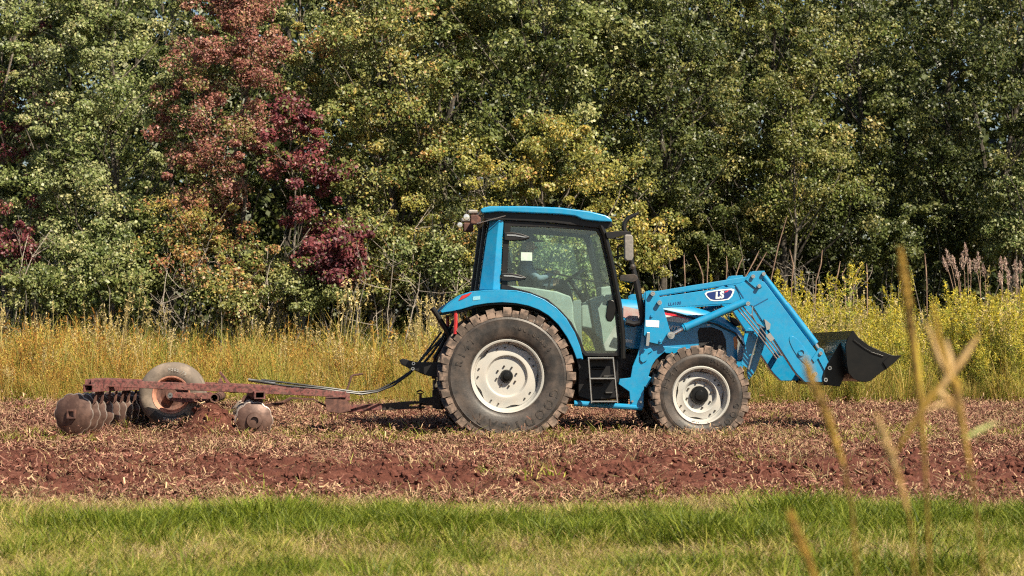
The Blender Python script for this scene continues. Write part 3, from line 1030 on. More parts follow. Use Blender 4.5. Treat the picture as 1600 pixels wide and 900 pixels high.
# ---- front loader
YP = -0.70
post = [(1008.5, 457), (1013, 454), (1027, 455), (1034, 473), (1048.5, 522), (1043, 533), (1031, 538.5), (1014, 534.5), (1006, 523), (1008, 495)]
b = MB(); b.prism(PL(post, YP), YP, YP + 0.03); b.prism(PL(post, YP), -0.57, -0.54)
lp = b.build('loader_post', 'blue', tr, bevel=0.004)
def pins(lst, Y, parent, r=0.026, h=0.055):
    for (x, y) in lst:
        q = P3(x, y, Y)
        b = MB(); b.lathe([(0.001, Y - h), (r * 0.5, Y - h), (r * 0.55, Y - h * 0.7), (r * 0.62, Y - h), (r, Y - h), (r, Y + 0.1), (0.001, Y + 0.1)], (q.x, 0, q.z), 16)
        b.build('pin', 'steel', parent, angle=30)
pins([(1019, 459), (1029.5, 473)], YP, lp)
b = MB()
for (x, y) in ((1018, 494), (1031.5, 533)):
    q = P3(x, y, YP); b.lathe([(0.001, YP - 0.02), (0.014, YP - 0.02), (0.018, YP - 0.005), (0.024, YP + 0.01)], (q.x, 0, q.z), 8)
b.build_each('bolt', 'blue', lp)
b = MB(); b.prism(PL([(1009, 500), (1030, 501), (1029.5, 511.5), (1009, 510)], YP - 0.003), YP - 0.003, YP + 0.002); b.build('warning_sticker', 'white', lp)
b = MB(); b.prism(PL([(1011, 519), (1015.5, 520), (1015.5, 530), (1013.5, 541), (1009, 540.5), (1010, 528)], YP - 0.02), YP - 0.03, YP + 0.0); b.build('latch_lever', 'steel', lp, bevel=0.004)
lp2 = mirror(lp)

YA = -0.68
YB = -0.58
arm = sub('loader_arm', tr)
b = MB()
b.prism(PL([(1028, 464.5), (1151, 446.5), (1166, 471), (1158, 473), (1034, 481.5)], YA), YA, YB); b.build('boom', 'blue', arm, bevel=0.006)
b = MB()
b.prism(PL([(1018, 455.5), (1028, 454.5), (1170, 431.5), (1177, 432), (1176, 436), (1168, 440.5), (1030, 461.5), (1020, 461)], YA + 0.02), YA + 0.02, YB - 0.02); b.build('levelling_link', 'blue', arm, bevel=0.006)
b = MB()
b.prism(PL([(1149, 445.5), (1170, 438), (1188, 437), (1195, 441), (1280, 555), (1286, 567), (1288, 582), (1287, 597), (1258, 597), (1246, 585), (1240, 577), (1176, 478), (1160, 473)], YA - 0.008), YA - 0.008, YB + 0.008)
fa = b.build('forearm', 'blue', arm, bevel=0.006)
b = MB()
b.strip(PL([(1177, 479), (1200, 466.5)], YA - 0.009), 0.01, YA - 0.013, YA - 0.007)
b.strip(PL([(1150, 447), (1162, 466)], YA - 0.009), 0.01, YA - 0.013, YA - 0.007)
b.build_each('weld_seam', mat('dark_blue_seam', (0.0, 0.07, 0.18), 0.5), fa)
b = MB()
el = [(1250 + 26 * math.cos(t) * 0.62 - 16 * math.sin(t) * 0.62 * 0.55, 548 + 26 * math.cos(t) * 0.86 + 16 * math.sin(t) * 0.4) for t in np.linspace(0, 2 * math.pi, 25)[:-1]]
b.prism(PL(el, YA - 0.01), YA - 0.016, YA - 0.006); b.build('reinforcement_plate', 'blue', fa, bevel=0.003)
q = P3(1252, 551, YA - 0.016)
b = MB(); b.lathe([(0.038, YA - 0.016), (0.038, YA - 0.034), (0.030, YA - 0.034), (0.030, YA - 0.020), (0.001, YA - 0.020)], (q.x, 0, q.z), 20); b.build('cross_tube_end', 'blue', fa)
b = MB()
b.prism(PL([(1165, 437), (1175, 424), (1194, 423), (1197, 429), (1190, 436), (1191, 448), (1181, 451), (1170, 442)], YA - 0.012), YA - 0.026, YA - 0.010); b.prism(PL([(1165, 437), (1175, 424), (1194, 423), (1197, 429), (1190, 436), (1191, 448), (1181, 451), (1170, 442)], YA), YB + 0.010, YB + 0.026)
bc = b.build('bell_crank', 'blue', arm, bevel=0.004)
b = MB()
b.prism(PL([(1268, 561), (1280, 543), (1285, 545), (1298, 574), (1290, 583), (1278, 560), (1272, 567)], YA - 0.012), YA - 0.024, YA - 0.010); b.build('bucket_link', 'blue', arm, bevel=0.004)
# badge
def badge(parent):
    ol = [(1101, 459), (1104, 456), (1120, 453), (1143, 451), (1147.5, 452.5), (1147, 456), (1144, 463), (1139, 468), (1128, 470), (1115, 470.5), (1109, 469), (1104, 464)]
    cx, cy = 1124, 461
    il = [(cx + (x - cx) * 0.88, cy + (y - cy) * 0.80) for x, y in ol]
    Y = YA - 0.002
    b = MB(); b.prism(PL(ol, Y), Y - 0.002, Y + 0.003); e = b.build('brand_badge', 'white', parent)
    b = MB(); b.prism(PL(il, Y - 0.003), Y - 0.004, Y - 0.001); b.build('badge_field', 'navy', e)
    return e, Y
bd, YBd = badge(sub('badge_holder', arm) if False else arm)
flat_text('LS', 1124, 461.5, YBd - 0.006, 0.105, 'white', arm, 'badge_lettering', R(5), 0.15, 0.005)
b = MB(); b.prism(PL([(1131, 456.8), (1137, 453.6), (1139, 453.4), (1136, 456.4)], YBd - 0.0065), YBd - 0.0075, YBd - 0.0055); b.build('badge_accent', 'redprint', arm)
flat_text('LL4100', 1054, 474.5, YA - 0.003, 0.052, 'navy', arm, 'model_lettering', R(6), 0.1, 0.0)
pins([(1176, 432), (1192.5, 428), (1185.5, 447)], YA - 0.026, bc, 0.022, 0.035)
pins([(1168, 474.5), (1273, 584)], YA - 0.01, fa, 0.024, 0.04)
pins([(1282, 552)], YA - 0.024, arm, 0.020, 0.02)
# hydraulic lines along the forearm's inner edge
b = MB()
for k, (dx, dy) in enumerate(((0, 0), (-4, 3), (-8, 5))):
    b.tube([P3(1156 + dx, 473 + dy, YA + 0.02), P3(1172 + dx, 492 + dy, YA + 0.0), P3(1200 + dx, 527 + dy, YA + 0.0), P3(1222 + dx, 556 + dy, YA + 0.0)], 0.008, 6)
q = P3(1203, 527, YA); b.box(q, (0.09, 0.04, 0.06), Matrix.Rotation(R(53), 3, 'Y'))
b.tube([P3(1176, 478, YA - 0.012), P3(1175, 492, YA - 0.012), P3(1182, 505, YA - 0.012), P3(1194, 512, YA - 0.005)], 0.007, 6)
b.build_each('hydraulic_line', 'steel', arm)
b = MB()
b.prism(PL([(1194, 498), (1204, 506), (1203, 514), (1198, 516)], YA - 0.02), YA - 0.024, YA - 0.01); b.build('bracket', 'steel', arm)
arm2 = mirror(arm)
for ch in list(arm2.children):
    if ch.name.startswith(('brand_badge', 'badge', 'model_lettering')):
        for g2 in list(ch.children): bpy.data.objects.remove(g2)
        bpy.data.objects.remove(ch)

lc = sub('lift_cylinder', tr)
b = MB(); YL = -0.74
a0, a1, a2 = P3(1048, 524, YL), P3(1067, 513.5, YL), P3(1163, 472, YL)
b.tube([a1 - (a1 - a0) * 0.0, a1 + (a2 - a1) * 0.03, a1 + (a2 - a1) * 0.031, a1 + (a2 - a1) * 0.07, a1 + (a2 - a1) * 0.071, a2], [0.046, 0.048, 0.054, 0.054, 0.047, 0.047], 14); b.build('cylinder_barrel', 'blue', lc, angle=50)
b = MB(); b.tube([a0, a1 + (a1 - a0) * 0.1], 0.021, 10); b.cyl((a0.x, 0, a0.z), 0.042, YL - 0.03, YL + 0.03, 16); b.build('piston_rod', 'steel', lc)
pins([(1048, 524)], YL - 0.03, lc, 0.022, 0.02)
mirror(lc)
bc2 = sub('bucket_cylinder', tr)
b = MB(); YK = -0.63
a1, a2, a3 = P3(1189, 426, YK), P3(1274, 537, YK), P3(1282, 549, YK)
b.tube([a1, a1 + (a2 - a1) * 0.45, a1 + (a2 - a1) * 0.451, a2], [0.036, 0.036, 0.043, 0.043], 14); b.build('cylinder_barrel', 'blue', bc2, angle=50)
b = MB(); b.tube([a2, a3], 0.02, 10); b.cyl((a3.x, 0, a3.z), 0.035, YK - 0.03, YK + 0.03, 14); b.build('piston_rod', 'steel', bc2)
b = MB()
b.tube([P3(1218, 468, YK), P3(1224, 470, YK), P3(1228, 474, YK)], 0.008, 6); b.tube([P3(1225, 482, YK), P3(1231, 483, YK), P3(1236, 488, YK)], 0.008, 6); b.build('hydraulic_hose', 'hose', bc2)
mirror(bc2)
q = P3(1252, 551, -0.68); q2 = P3(1205, 515, -0.4)
b = MB(); b.cyl((q.x, 0, q.z), 0.036, -0.60, 0.60, 16); b.build('cross_tube', 'blue', tr)
b = MB()
b.prism(PL([(1187, 513), (1191, 510.5), (1196, 513), (1196, 534), (1180, 580), (1169.5, 594), (1166, 581), (1179, 552), (1184, 525)], -0.40), -0.42, -0.39)
pk = b.build('parking_stand', 'blue', tr, bevel=0.004)
b = MB()
b.prism(PL([(1170, 519), (1180, 522), (1183, 527), (1167, 575), (1157, 569)], -0.46), -0.48, -0.46)
b.box(P3(1171, 519, -0.44), (0.10, 0.10, 0.03)); b.build('guard_plate', 'blue', pk, bevel=0.004)
b = MB(); b.strip(PL([(1169, 577), (1182.5, 527)], -0.455), 0.02, -0.475, -0.42); b.build('stand_edge', 'steel', pk)
mirror(pk)

# ---- bucket
YU = -0.94
bk = sub('bucket', tr)
side = [(1332, 517.5), (1336, 520), (1340, 526), (1347, 532), (1358, 540), (1375, 548), (1394, 555), (1402, 556.5), (1398, 564), (1386, 575), (1371, 586), (1361, 594.5), (1354, 596.5), (1345, 596), (1334, 592), (1326, 583), (1323.5, 570), (1322, 548), (1322, 536), (1327, 525)]
b = MB(); b.prism(PL(side, YU), YU, YU + 0.016); so = b.build('side_plate', 'black_gloss', bk, bevel=0.003)
b = MB(); b.strip(PL([(1333, 531), (1340, 536.5), (1350, 544), (1362, 551), (1380, 557)], YU - 0.004), 0.022, YU - 0.012, YU + 0.001); b.build('edge_rib', 'black_gloss', so, bevel=0.006)
mirror(so)
shell = [(1333, 518), (1324, 531), (1322, 540), (1322.5, 556), (1324, 572), (1327, 583), (1334, 591), (1345, 595.5), (1354, 596), (1361, 594), (1371, 585.5), (1386, 574.5), (1397, 564)]
b = MB(); b.strip(PL(shell, YU), 0.014, YU + 0.016, -YU - 0.016); b.build('shell', 'black_gloss', bk, angle=40)
b = MB(); b.prism(PL([(1379, 566), (1390, 556), (1408.5, 555), (1399, 565), (1385, 576)], YU - 0.003), YU - 0.02, YU + 0.05); b.prism(PL([(1384, 576), (1408.5, 555.5), (1409, 557), (1386, 578)], YU), YU + 0.05, -YU)
b.build('cutting_edge', 'black_gloss', bk, bevel=0.002)
b = MB(); b.prism(PL([(1322, 534), (1334, 516.5), (1336, 519), (1325, 536)], YU), YU + 0.016, -YU - 0.016); b.build('top_lip', 'black_gloss', bk, bevel=0.003)
b = MB()
for s in (-1, 1):
    b.prism(PL([(1312, 536), (1318, 534), (1322, 540), (1324, 575), (1318, 590), (1312, 604), (1300, 603), (1286, 600), (1285, 588), (1289, 574), (1300, 556)], -0.69), s * 0.69 - 0.015, s * 0.69 + 0.015)
b.prism(PL([(1288, 586), (1296, 588), (1298, 602), (1288, 602)], -0.69), -0.67, 0.67)
b.prism(PL([(1300, 556), (1306, 552), (1310, 558), (1304, 564)], -0.69), -0.67, 0.67)
b.build('quick_attach_frame', 'black_gloss', bk, bevel=0.004)
b = MB()
for (x, y) in ((1296, 575), (1290, 593.5)):
    q = P3(x, y, -0.71); b.lathe([(0.012, -0.715), (0.012, -0.725), (0.024, -0.725), (0.024, -0.69), (0.012, -0.69)], (q.x, 0, q.z), 14, closed=True)
b.build_each('frame_bush', 'steel', bk)

# ---- rear hitch of the tractor
hi = sub('rear_hitch', tr)
for s in (1,):
    b = MB(); b.prism(PL([(626.5, 563), (632, 560.5), (640, 563), (652, 566), (665, 566), (692, 566), (692, 592), (668, 587), (652, 580), (640, 575), (629, 569)], -0.42), -0.44, -0.40)
    ll = b.build('lower_link', 'black', hi, bevel=0.005)
    for (x, y) in ((646, 568), (645, 576)):
        q = P3(x, y, -0.44); b = MB(); b.lathe([(0.010, -0.445), (0.010, -0.455), (0.02, -0.455), (0.02, -0.43)], (q.x, 0, q.z), 14); b.build('link_eye', 'steel', ll)
    mirror(ll)
b = MB(); b.tube([P3(675, 481, -0.3), P3(679, 486, -0.3), P3(699, 518, -0.3), P3(706, 535, -0.3)], [0.034, 0.03, 0.032, 0.032], 10); b.build('top_link', 'black', hi)
b = MB(); b.tube([P3(700, 510, -0.25), P3(690, 530, -0.25), P3(675, 552, -0.25), P3(660, 570, -0.25)], 0.015, 6); b.tube([P3(710, 500, -0.2), P3(690, 540, -0.2), P3(678, 560, -0.2)], 0.02, 6); b.build_each('lift_rod', 'black', hi)
b = MB()
b.prism(PL([(655, 622), (700, 618), (760, 616), (760, 628), (700, 630), (668, 634), (656, 632)], 0), -0.05, 0.05)
b.prism(PL([(676, 610), (686, 608), (690, 640), (676, 638)], -0.06), -0.08, 0.08)
b.build('drawbar', 'iron', hi, bevel=0.006)
b = MB(); b.tube([P3(651, 612, -0.0), P3(657, 610, 0), P3(662, 613, 0), P3(657, 616, 0), P3(652, 614, 0)], 0.010, 6); b.tube([P3(657, 614, 0), P3(657, 640, 0)], 0.016, 8); b.build_each('hitch_pin', 'rust_dark', hi)

# ------------------------------------------------------------------ disc harrow
hr_base = (P(330, 660, -0.3)[0], 0.0, 0.0)
H_OFF = Vector(hr_base)
hr = empty('disc_harrow', T_MAT @ Matrix.Translation(H_OFF))
tag(hr, 'rusty red disc harrow towed behind the blue tractor', 'disc harrow')
_P = P


def P(px, py, Y):
    q = _P(px, py, Y)
    return (q[0] - H_OFF.x, q[1])


YN = -0.62
b = MB(); b.prism(PL([(142, 592), (398, 603), (541, 612), (541, 621.5), (398, 614.5), (142, 603)], YN), YN, YN + 0.10)
bm_ = b.build('frame_beam', 'rust', hr, bevel=0.006)
m2 = mirror(bm_)
b = MB()
for (x, y) in ((150, 594), (540, 616), (370, 604)):
    q = P(x, y + 3, 0); b.box((q[0], 0, q[1]), (0.10, 1.15, 0.08))
b.build_each('cross_beam', 'rust', hr, bevel=0.005)
# lower plates and hitch box
b = MB(); b.prism(PL([(508, 622), (541, 622), (546, 634), (548, 642), (530, 646), (512, 643), (509, 636)], YN + 0.06), YN + 0.02, -YN - 0.02)
b.build('hitch_box', 'rust_dark', hr, bevel=0.006)
b = MB(); b.prism(PL([(527, 645), (540, 633), (597, 631), (597, 640), (540, 645)], -0.10), -0.12, 0.02); b.build('tongue', 'rust', hr, bevel=0.006)
b = MB(); b.prism(PL([(597, 631), (640, 627), (664, 627), (664, 630), (640, 632), (640, 635), (664, 635), (664, 638), (638, 639), (597, 641)], -0.09), -0.10, 0.0); b.build('clevis', 'iron', hr, bevel=0.004)
b = MB(); b.tube([P3(541, 612, -0.2) , P3(546, 598, -0.2), P3(549, 588, -0.2), P3(553, 586, -0.2), P3(567, 584, -0.2)], 0.012, 8); b.build('crank_handle', 'rust_dark', hr)
b = MB(); b.prism(PL([(342, 582), (345, 580), (361, 600), (356, 601)], -0.3), -0.33, -0.29); b.prism(PL([(340, 597), (345, 589), (350, 600)], -0.3), -0.32, -0.29); b.build_each('upright_bar', 'rust', hr, bevel=0.003)
# braces under the frame
b = MB()
b.tube([P3(415, 634, -0.2), P3(440, 630, -0.2), P3(455, 622, -0.2)], 0.02, 6)
b.strip(PL([(455, 622), (490, 624), (512, 636)], -0.4), 0.02, -0.42, -0.36)
b.prism(PL([(380, 618), (395, 618), (388, 640), (374, 640)], 0.1), 0.08, 0.14)
b.build_each('brace', 'rust_dark', hr)
# transport wheel, arm and pivot
YT = -0.30
tw = sub('transport_wheel', hr)
c2 = P(267, 617, YT); c = (c2[0], YT + 0.11, c2[1]); w = 0.22; Ro = 0.375; rr = 0.215
b = MB()
prof = [(rr - 0.01, -0.36 * w), (rr + 0.02, -0.44 * w), ((rr + Ro) / 2, -0.5 * w), (Ro - 0.05, -0.46 * w), (Ro - 0.015, -0.36 * w), (Ro - 0.002, -0.2 * w), (Ro, 0)]
prof = prof + [(r, -y) for r, y in prof[-2::-1]]
b.lathe(prof, c, 56); b.build('tyre', 'oldtyre', tw, angle=60)
b = MB()
prof2 = [((rr + Ro) / 2 - 0.045, -0.492 * w), ((rr + Ro) / 2, -0.52 * w), (Ro - 0.055, -0.486 * w), (Ro - 0.025, -0.44 * w)]
b.lathe(prof2, c, 16, a0=R(225), a1=R(308)); b.build('dark_sidewall_patch', mat('black_rubber', (0.018, 0.018, 0.018), 0.6), tw, angle=60)
M['tyre_print'] = mat('grey_lettering', (0.42, 0.40, 0.37), 0.7)
for (s, am, size) in (('TRUCK', -1.55, 0.05), ('P205/75', 1.3, 0.04)):
    lt = MB()
    for i, ch in enumerate(s):
        vs, fs = text_verts(ch, size * 1.2)
        r0 = (rr + Ro) / 2 - 0.005
        inward = am < 0
        an = am + (i - (len(s) - 1) / 2) * size * 0.8 / r0 * (1 if inward else -1)
        ca, sa = math.cos(an), math.sin(an)
        o_ = []
        for (u, v, _) in vs:
            if inward: x, z = c[0] + (r0 - v) * ca - u * sa, c[2] + (r0 - v) * sa + u * ca
            else: x, z = c[0] + (r0 + v) * ca + u * sa, c[2] + (r0 + v) * sa - u * ca
            o_.append((x, c[1] - 0.524 * w, z))
        lt.add(o_, fs)
    lt.build('tyre_lettering', 'tyre_print', tw, smooth=False)
b = MB()
b.lathe([(rr - 0.015, -0.40 * w), (rr, -0.42 * w), (rr + 0.006, -0.36 * w), (rr - 0.02, -0.1 * w), (rr - 0.02, 0.38 * w), (rr - 0.035, 0.38 * w), (rr - 0.04, -0.05 * w)], c, 40, closed=True)
b.build('rim', 'oldrim', tw, angle=40)
b = MB(); b.lathe([(rr - 0.03, 0.0), (rr * 0.6, 0.02), (0.06, 0.0), (0.06, -0.07), (0.001, -0.07)], c, 32); b.build('wheel_disc', 'rust_dark', tw)
mirror(tw)
b = MB(); b.prism(PL([(262, 618), (270, 613), (322, 614), (330, 618), (328, 628), (285, 629), (266, 626)], -0.36), -0.39, -0.34); wa = b.build('wheel_arm', 'rust', hr, bevel=0.005)
q = P3(266, 618, -0.40); b = MB(); b.lathe([(0.008, -0.41), (0.008, -0.425), (0.03, -0.425), (0.034, -0.38), (0.001, -0.38)], (q.x, 0, q.z), 14); b.build('hub_end', 'steel', wa)
mirror(wa)
q = P3(335.5, 621.5, -0.55); b = MB(); b.lathe([(0.038, -0.62), (0.052, -0.62), (0.052, 0.62), (0.038, 0.62)], (q.x, 0, q.z), 20, closed=True); b.build('pivot_tube', 'rust_dark', hr)
b = MB(); b.prism(PL([(318, 634), (330, 632), (312, 668), (300, 668)], -0.2), -0.24, -0.18); b.build('support_leg', 'rust_dark', hr)

# disc gangs
def disc_mesh(rad):
    b = MB(); n = 40
    sc = lambda a, r: 1 - (0.075 * (0.5 - 0.5 * math.cos(10 * a)) ** 2 if r > rad * 0.9 else 0)
    pf = [(0.001, -0.045), (rad * 0.35, -0.042), (rad * 0.6, -0.030), (rad * 0.85, -0.010), (rad, 0.006)]
    b.lathe(pf + [(rad, 0.011), (rad * 0.85, -0.004), (rad * 0.6, -0.024), (rad * 0.35, -0.036), (0.001, -0.039)], (0, 0, 0), n, rmod=sc)
    return b.build('disc_blade', 'disc', None, angle=50)


def edge_mesh(rad):
    sc = lambda a, r: 1 - 0.075 * (0.5 - 0.5 * math.cos(10 * a)) ** 2
    b = MB(); b.lathe([(rad - 0.006, 0.001), (rad + 0.003, 0.004), (rad + 0.003, 0.014), (rad - 0.004, 0.013)], (0, 0, 0), 40, rmod=sc)
    return b.build('worn_edge', 'disc_edge', None)


def gang(px, py, Y0, yaw, n, spacing, rad, tube_px, label, tx=0.0, square=True):
    """a row of discs on an axle; the nearest at (px, py, Y0), running away at an angle"""
    root = sub('disc_gang', hr)
    root['label'] = label
    q = P3(px, py, Y0)
    root.matrix_local = Matrix.Translation(q) @ Matrix.Rotation(yaw, 4, 'Z')
    d0 = disc_mesh(rad); e0 = edge_mesh(rad)
    for k in range(n):
        d = d0 if k == 0 else d0.copy()
        if k: COL.objects.link(d)
        d.parent = root; d.location = (0, k * spacing, 0); d.rotation_euler = (0, 0.7 * k, 0)
        e = e0 if k == 0 else e0.copy()
        if k: COL.objects.link(e)
        e.parent = d
    b = MB(); b.box((0, (n - 1) * spacing / 2, 0), (0.045, (n - 1) * spacing + 0.02, 0.045)); b.cyl((0, 0, 0), 0.055, 0.02, (n - 1) * spacing, 12)
    b.build('axle', 'rust_dark', root)
    b = MB(); o, i = [(-0.05, -0.05), (0.05, -0.05), (0.05, 0.05), (-0.05, 0.05)], [(-0.032, -0.032), (0.032, -0.032), (0.032, 0.032), (-0.032, 0.032)]
    if square:
        b.ring(o, i, -0.075, -0.03); b.build('axle_nut', 'rust_dark', root, bevel=0.003)
    else:
        b.lathe([(0.045, -0.03), (0.045, -0.075), (0.085, -0.07), (0.095, -0.03)], (0, 0, 0), 20); b.build('axle_hub', 'disc', root)
    tz = tube_px
    b = MB(); b.ring([(tx + x * 1.25, tz + z * 0.85) for x, z in o], [(tx + x * 1.35, tz + z * 0.9) for x, z in i], -0.06, n * spacing)
    b.build('gang_tube', 'rust', root, bevel=0.003)
    b = MB()
    for k in (1, n // 2, n - 2):
        b.prism([(tx - 0.04, tz - 0.03), (tx + 0.04, tz - 0.03), (tx * 0.5 + 0.03, tz - 0.16), (0.035, -0.04), (-0.035, -0.04), (tx * 0.5 - 0.01, tz - 0.16)], (k + 0.5) * spacing - 0.012, (k + 0.5) * spacing + 0.012)
    b.build_each('hanger', 'rust', root)
    b = MB()
    for k in range(n - 1):
        b.prism([(tx + 0.02, tz - 0.04), (tx + 0.035, tz - 0.04), (tx * 0.6 + 0.10, 0.13), (tx * 0.6 + 0.07, 0.10)], (k + 0.45) * spacing, (k + 0.6) * spacing)
    b.build_each('scraper', 'rust_dark', root)
    return root


gang(115, 647, -0.86, R(-17), 10, 0.185, 0.235, 0.29, 'rear row of scalloped discs', 0.20)
gang(397, 657, -0.80, R(6), 8, 0.20, 0.215, 0.285, 'front row of scalloped discs', 0.06, False)
# hoses
b = MB()
b.tube([P3(388, 594, -0.45), P3(405, 596, -0.45), P3(440, 602, -0.45), P3(500, 607, -0.45), P3(541, 613, -0.4), P3(565, 616, -0.35), P3(590, 612, -0.3), P3(615, 602, -0.28), P3(640, 584, -0.27), P3(660, 560, -0.26), P3(690, 528, -0.25), P3(704, 512, -0.2)], 0.012, 8)
b.build('hydraulic_hose', 'hose', hr)
b = MB()
b.tube([P3(408, 593, -0.40), P3(430, 596, -0.40), P3(470, 601, -0.40), P3(520, 607, -0.4), P3(560, 613, -0.3), P3(590, 610, -0.26), P3(620, 595, -0.24), P3(645, 578, -0.22), P3(668, 548, -0.22), P3(690, 518, -0.22)], 0.012, 8)
b.build('hydraulic_hose', 'hose', hr)
b = MB(); b.tube([P3(388, 593.5, -0.43), P3(430, 600, -0.43)], 0.018, 8); b.tube([P3(455, 606, -0.43), P3(465, 609, -0.43), P3(480, 605, -0.43)], 0.012, 6); b.build_each('hose_fitting', 'steel', hr)
P = _P

# ------------------------------------------------------------------ driver
dr = empty('person', T_MAT @ Matrix.Translation((P(818, 455, 0)[0], 0, P(818, 455, 0)[1])))
tag(dr, 'person in blue grey shirt and dark cap driving inside the tractor cab', 'person')
org = P3(818, 455, 0)


def L(px, py, Y): return P3(px, py, Y) - org


hipc = Vector((0, 0, 0.09))
head = L(826, 384, 0)
neck = head + Vector((-0.03, 0, -0.15)); chest = Vector((neck.x - 0.01, 0, neck.z - 0.20)); waist = (hipc + chest) / 2 + Vector((-0.02, 0, 0))
hand = L(866, 425, -0.20); hand2 = Vector((hand.x, 0.20, hand.z))
J = []; E = []; RD = []; Z = []


def jn(p, r, z, par=None):
    J.append(tuple(p)); RD.append(r if isinstance(r, tuple) else (r, r)); Z.append(z)
    if par is not None: E.append((par, len(J) - 1))
    return len(J) - 1


pel = jn(hipc, (0.15, 0.12), 't')
w_ = jn(waist, (0.15, 0.115), 's', pel); ch_ = jn(chest, (0.17, 0.12), 's', w_); nb = jn(neck + Vector((0, 0, -0.06)), 0.075, 's', ch_)
nk = jn(neck + Vector((0.01, 0, 0.02)), 0.055, 'k', nb); hd = jn(head + Vector((0.0, 0, -0.03)), (0.075, 0.088), 'k', nk); ht = jn(head + Vector((-0.01, 0, 0.06)), (0.078, 0.095), 'k', hd)
for s, hnd in ((-1, hand), (1, hand2)):
    sh = jn(chest + Vector((0.0, s * 0.19, 0.10)), 0.068, 's', ch_)
    elb = (chest + Vector((0, s * 0.2, 0.1)) + hnd) / 2 + Vector((-0.03, s * 0.07, -0.13))
    e_ = jn(elb, 0.048, 's', sh)
    wr = jn(elb + (hnd - elb) * 0.86, 0.034, 's', e_)
    pm = jn(hnd, (0.042, 0.022), 'k', wr)
    for k in range(4):
        o = Vector((0.035, s * 0.0 + (k - 1.5) * 0.021, 0.012 - 0.004 * abs(k - 1.5)))
        a = jn(hnd + o, 0.0095, 'k', pm); a = jn(hnd + o + Vector((0.03, 0, -0.012)), 0.009, 'k', a); jn(hnd + o + Vector((0.022, 0, -0.042)), 0.008, 'k', a)
    a = jn(hnd + Vector((-0.005, -s * 0.040, 0.0)), 0.011, 'k', pm); jn(hnd + Vector((0.03, -s * 0.05, -0.02)), 0.009, 'k', a)
    hp = jn(hipc + Vector((0.02, s * 0.10, -0.01)), 0.095, 't', pel)
    kn = jn(hipc + Vector((0.47, s * 0.16, 0.0)), 0.066, 't', hp)
    an = jn(hipc + Vector((0.58, s * 0.16, -0.42)), 0.045, 't', kn); jn(hipc + Vector((0.76, s * 0.17, -0.47)), (0.045, 0.035), 't', an)
me = bpy.data.meshes.new('body'); me.from_pydata(J, E, [])
tmp = bpy.data.objects.new('tmp_body', me); COL.objects.link(tmp)
tmp.modifiers.new('skin', 'SKIN'); ss = tmp.modifiers.new('sub', 'SUBSURF'); ss.levels = 2; ss.render_levels = 2
for i, sv in enumerate(me.skin_vertices[0].data):
    sv.radius = RD[i]; sv.use_root = (i == 0)
dg = bpy.context.evaluated_depsgraph_get()
bme = bpy.data.meshes.new_from_object(tmp.evaluated_get(dg))
bpy.data.objects.remove(tmp)
bme.name = 'body'; bme.materials.clear()
for k in ('skin', 'shirt', 'trousers'): bme.materials.append(M[k])
Ja = np.array(J); zi = {'k': 0, 's': 1, 't': 2}
for p in bme.polygons:
    d = ((Ja - np.array(p.center)) ** 2).sum(1)
    p.material_index = zi[Z[int(d.argmin())]]
bme.shade_smooth()
body = bpy.data.objects.new('body', bme); COL.objects.link(body); body.parent = dr
b = MB()
hc = head + Vector((-0.01, 0, 0.055))
vs, fs = [], []
for i in range(7):
    ph = i / 6 * math.pi / 2
    for k in range(20):
        a = 2 * math.pi * k / 20
        vs.append(hc + Vector((0.112 * math.cos(a) * math.cos(ph), 0.093 * math.sin(a) * math.cos(ph), 0.095 * math.sin(ph))))
for i in range(6):
    for k in range(20):
        fs.append((i * 20 + k, i * 20 + (k + 1) % 20, i * 20 + 20 + (k + 1) % 20, i * 20 + 20 + k))
b.add(vs, fs)
bl = [(0.07, -0.085), (0.14, -0.075), (0.18, -0.04), (0.19, 0), (0.18, 0.04), (0.14, 0.075), (0.07, 0.085)]
b.add([hc + Vector((x, y, 0.012 - 0.12 * x * x)) for x, y in bl] + [hc + Vector((x, y, -0.002 - 0.12 * x * x)) for x, y in bl],
      [tuple(range(7)), tuple(range(13, 6, -1))] + [(i, i + 7, (i + 1) % 7 + 7, (i + 1) % 7) for i in range(7)])
b.build('cap', 'cap', dr)
b = MB()
b.lathe([(0.001, -0.012), (0.014, -0.008), (0.016, 0.004), (0.001, 0.012)], hc + Vector((0.100, 0, -0.075)), 8)   # nose
for s in (-1, 1):
    b.lathe([(0.001, -0.008), (0.022, -0.006), (0.026, 0.004), (0.001, 0.008)], hc + Vector((-0.01, s * 0.088, -0.075)), 10)   # ears
b.build('face_detail', 'skin', dr)

# ------------------------------------------------------------------ woods
GREEN = [((0.130, 0.160, 0.038), 5), ((0.21, 0.23, 0.075), 4), ((0.070, 0.095, 0.024), 4), ((0.34, 0.33, 0.13), 2)]
LIGHT = [((0.18, 0.22, 0.065), 5), ((0.29, 0.315, 0.135), 4), ((0.10, 0.135, 0.036), 4), ((0.42, 0.40, 0.18), 2)]
OLIVE = [((0.160, 0.172, 0.040), 5), ((0.26, 0.25, 0.075), 4), ((0.085, 0.100, 0.024), 4), ((0.40, 0.32, 0.11), 1.2), ((0.14, 0.18, 0.04), 4)]
YELLOW = [((0.32, 0.29, 0.060), 5), ((0.26, 0.26, 0.060), 5), ((0.46, 0.34, 0.075), 2), ((0.38, 0.21, 0.06), 1), ((0.17, 0.19, 0.04), 3)]
RED = [((0.31, 0.125, 0.098), 5), ((0.23, 0.085, 0.068), 4), ((0.38, 0.20, 0.12), 2.5), ((0.22, 0.20, 0.06), 2.2)]
ORANGE = [((0.36, 0.20, 0.07), 3), ((0.30, 0.12, 0.06), 2.5), ((0.34, 0.28, 0.07), 3), ((0.19, 0.205, 0.05), 5)]
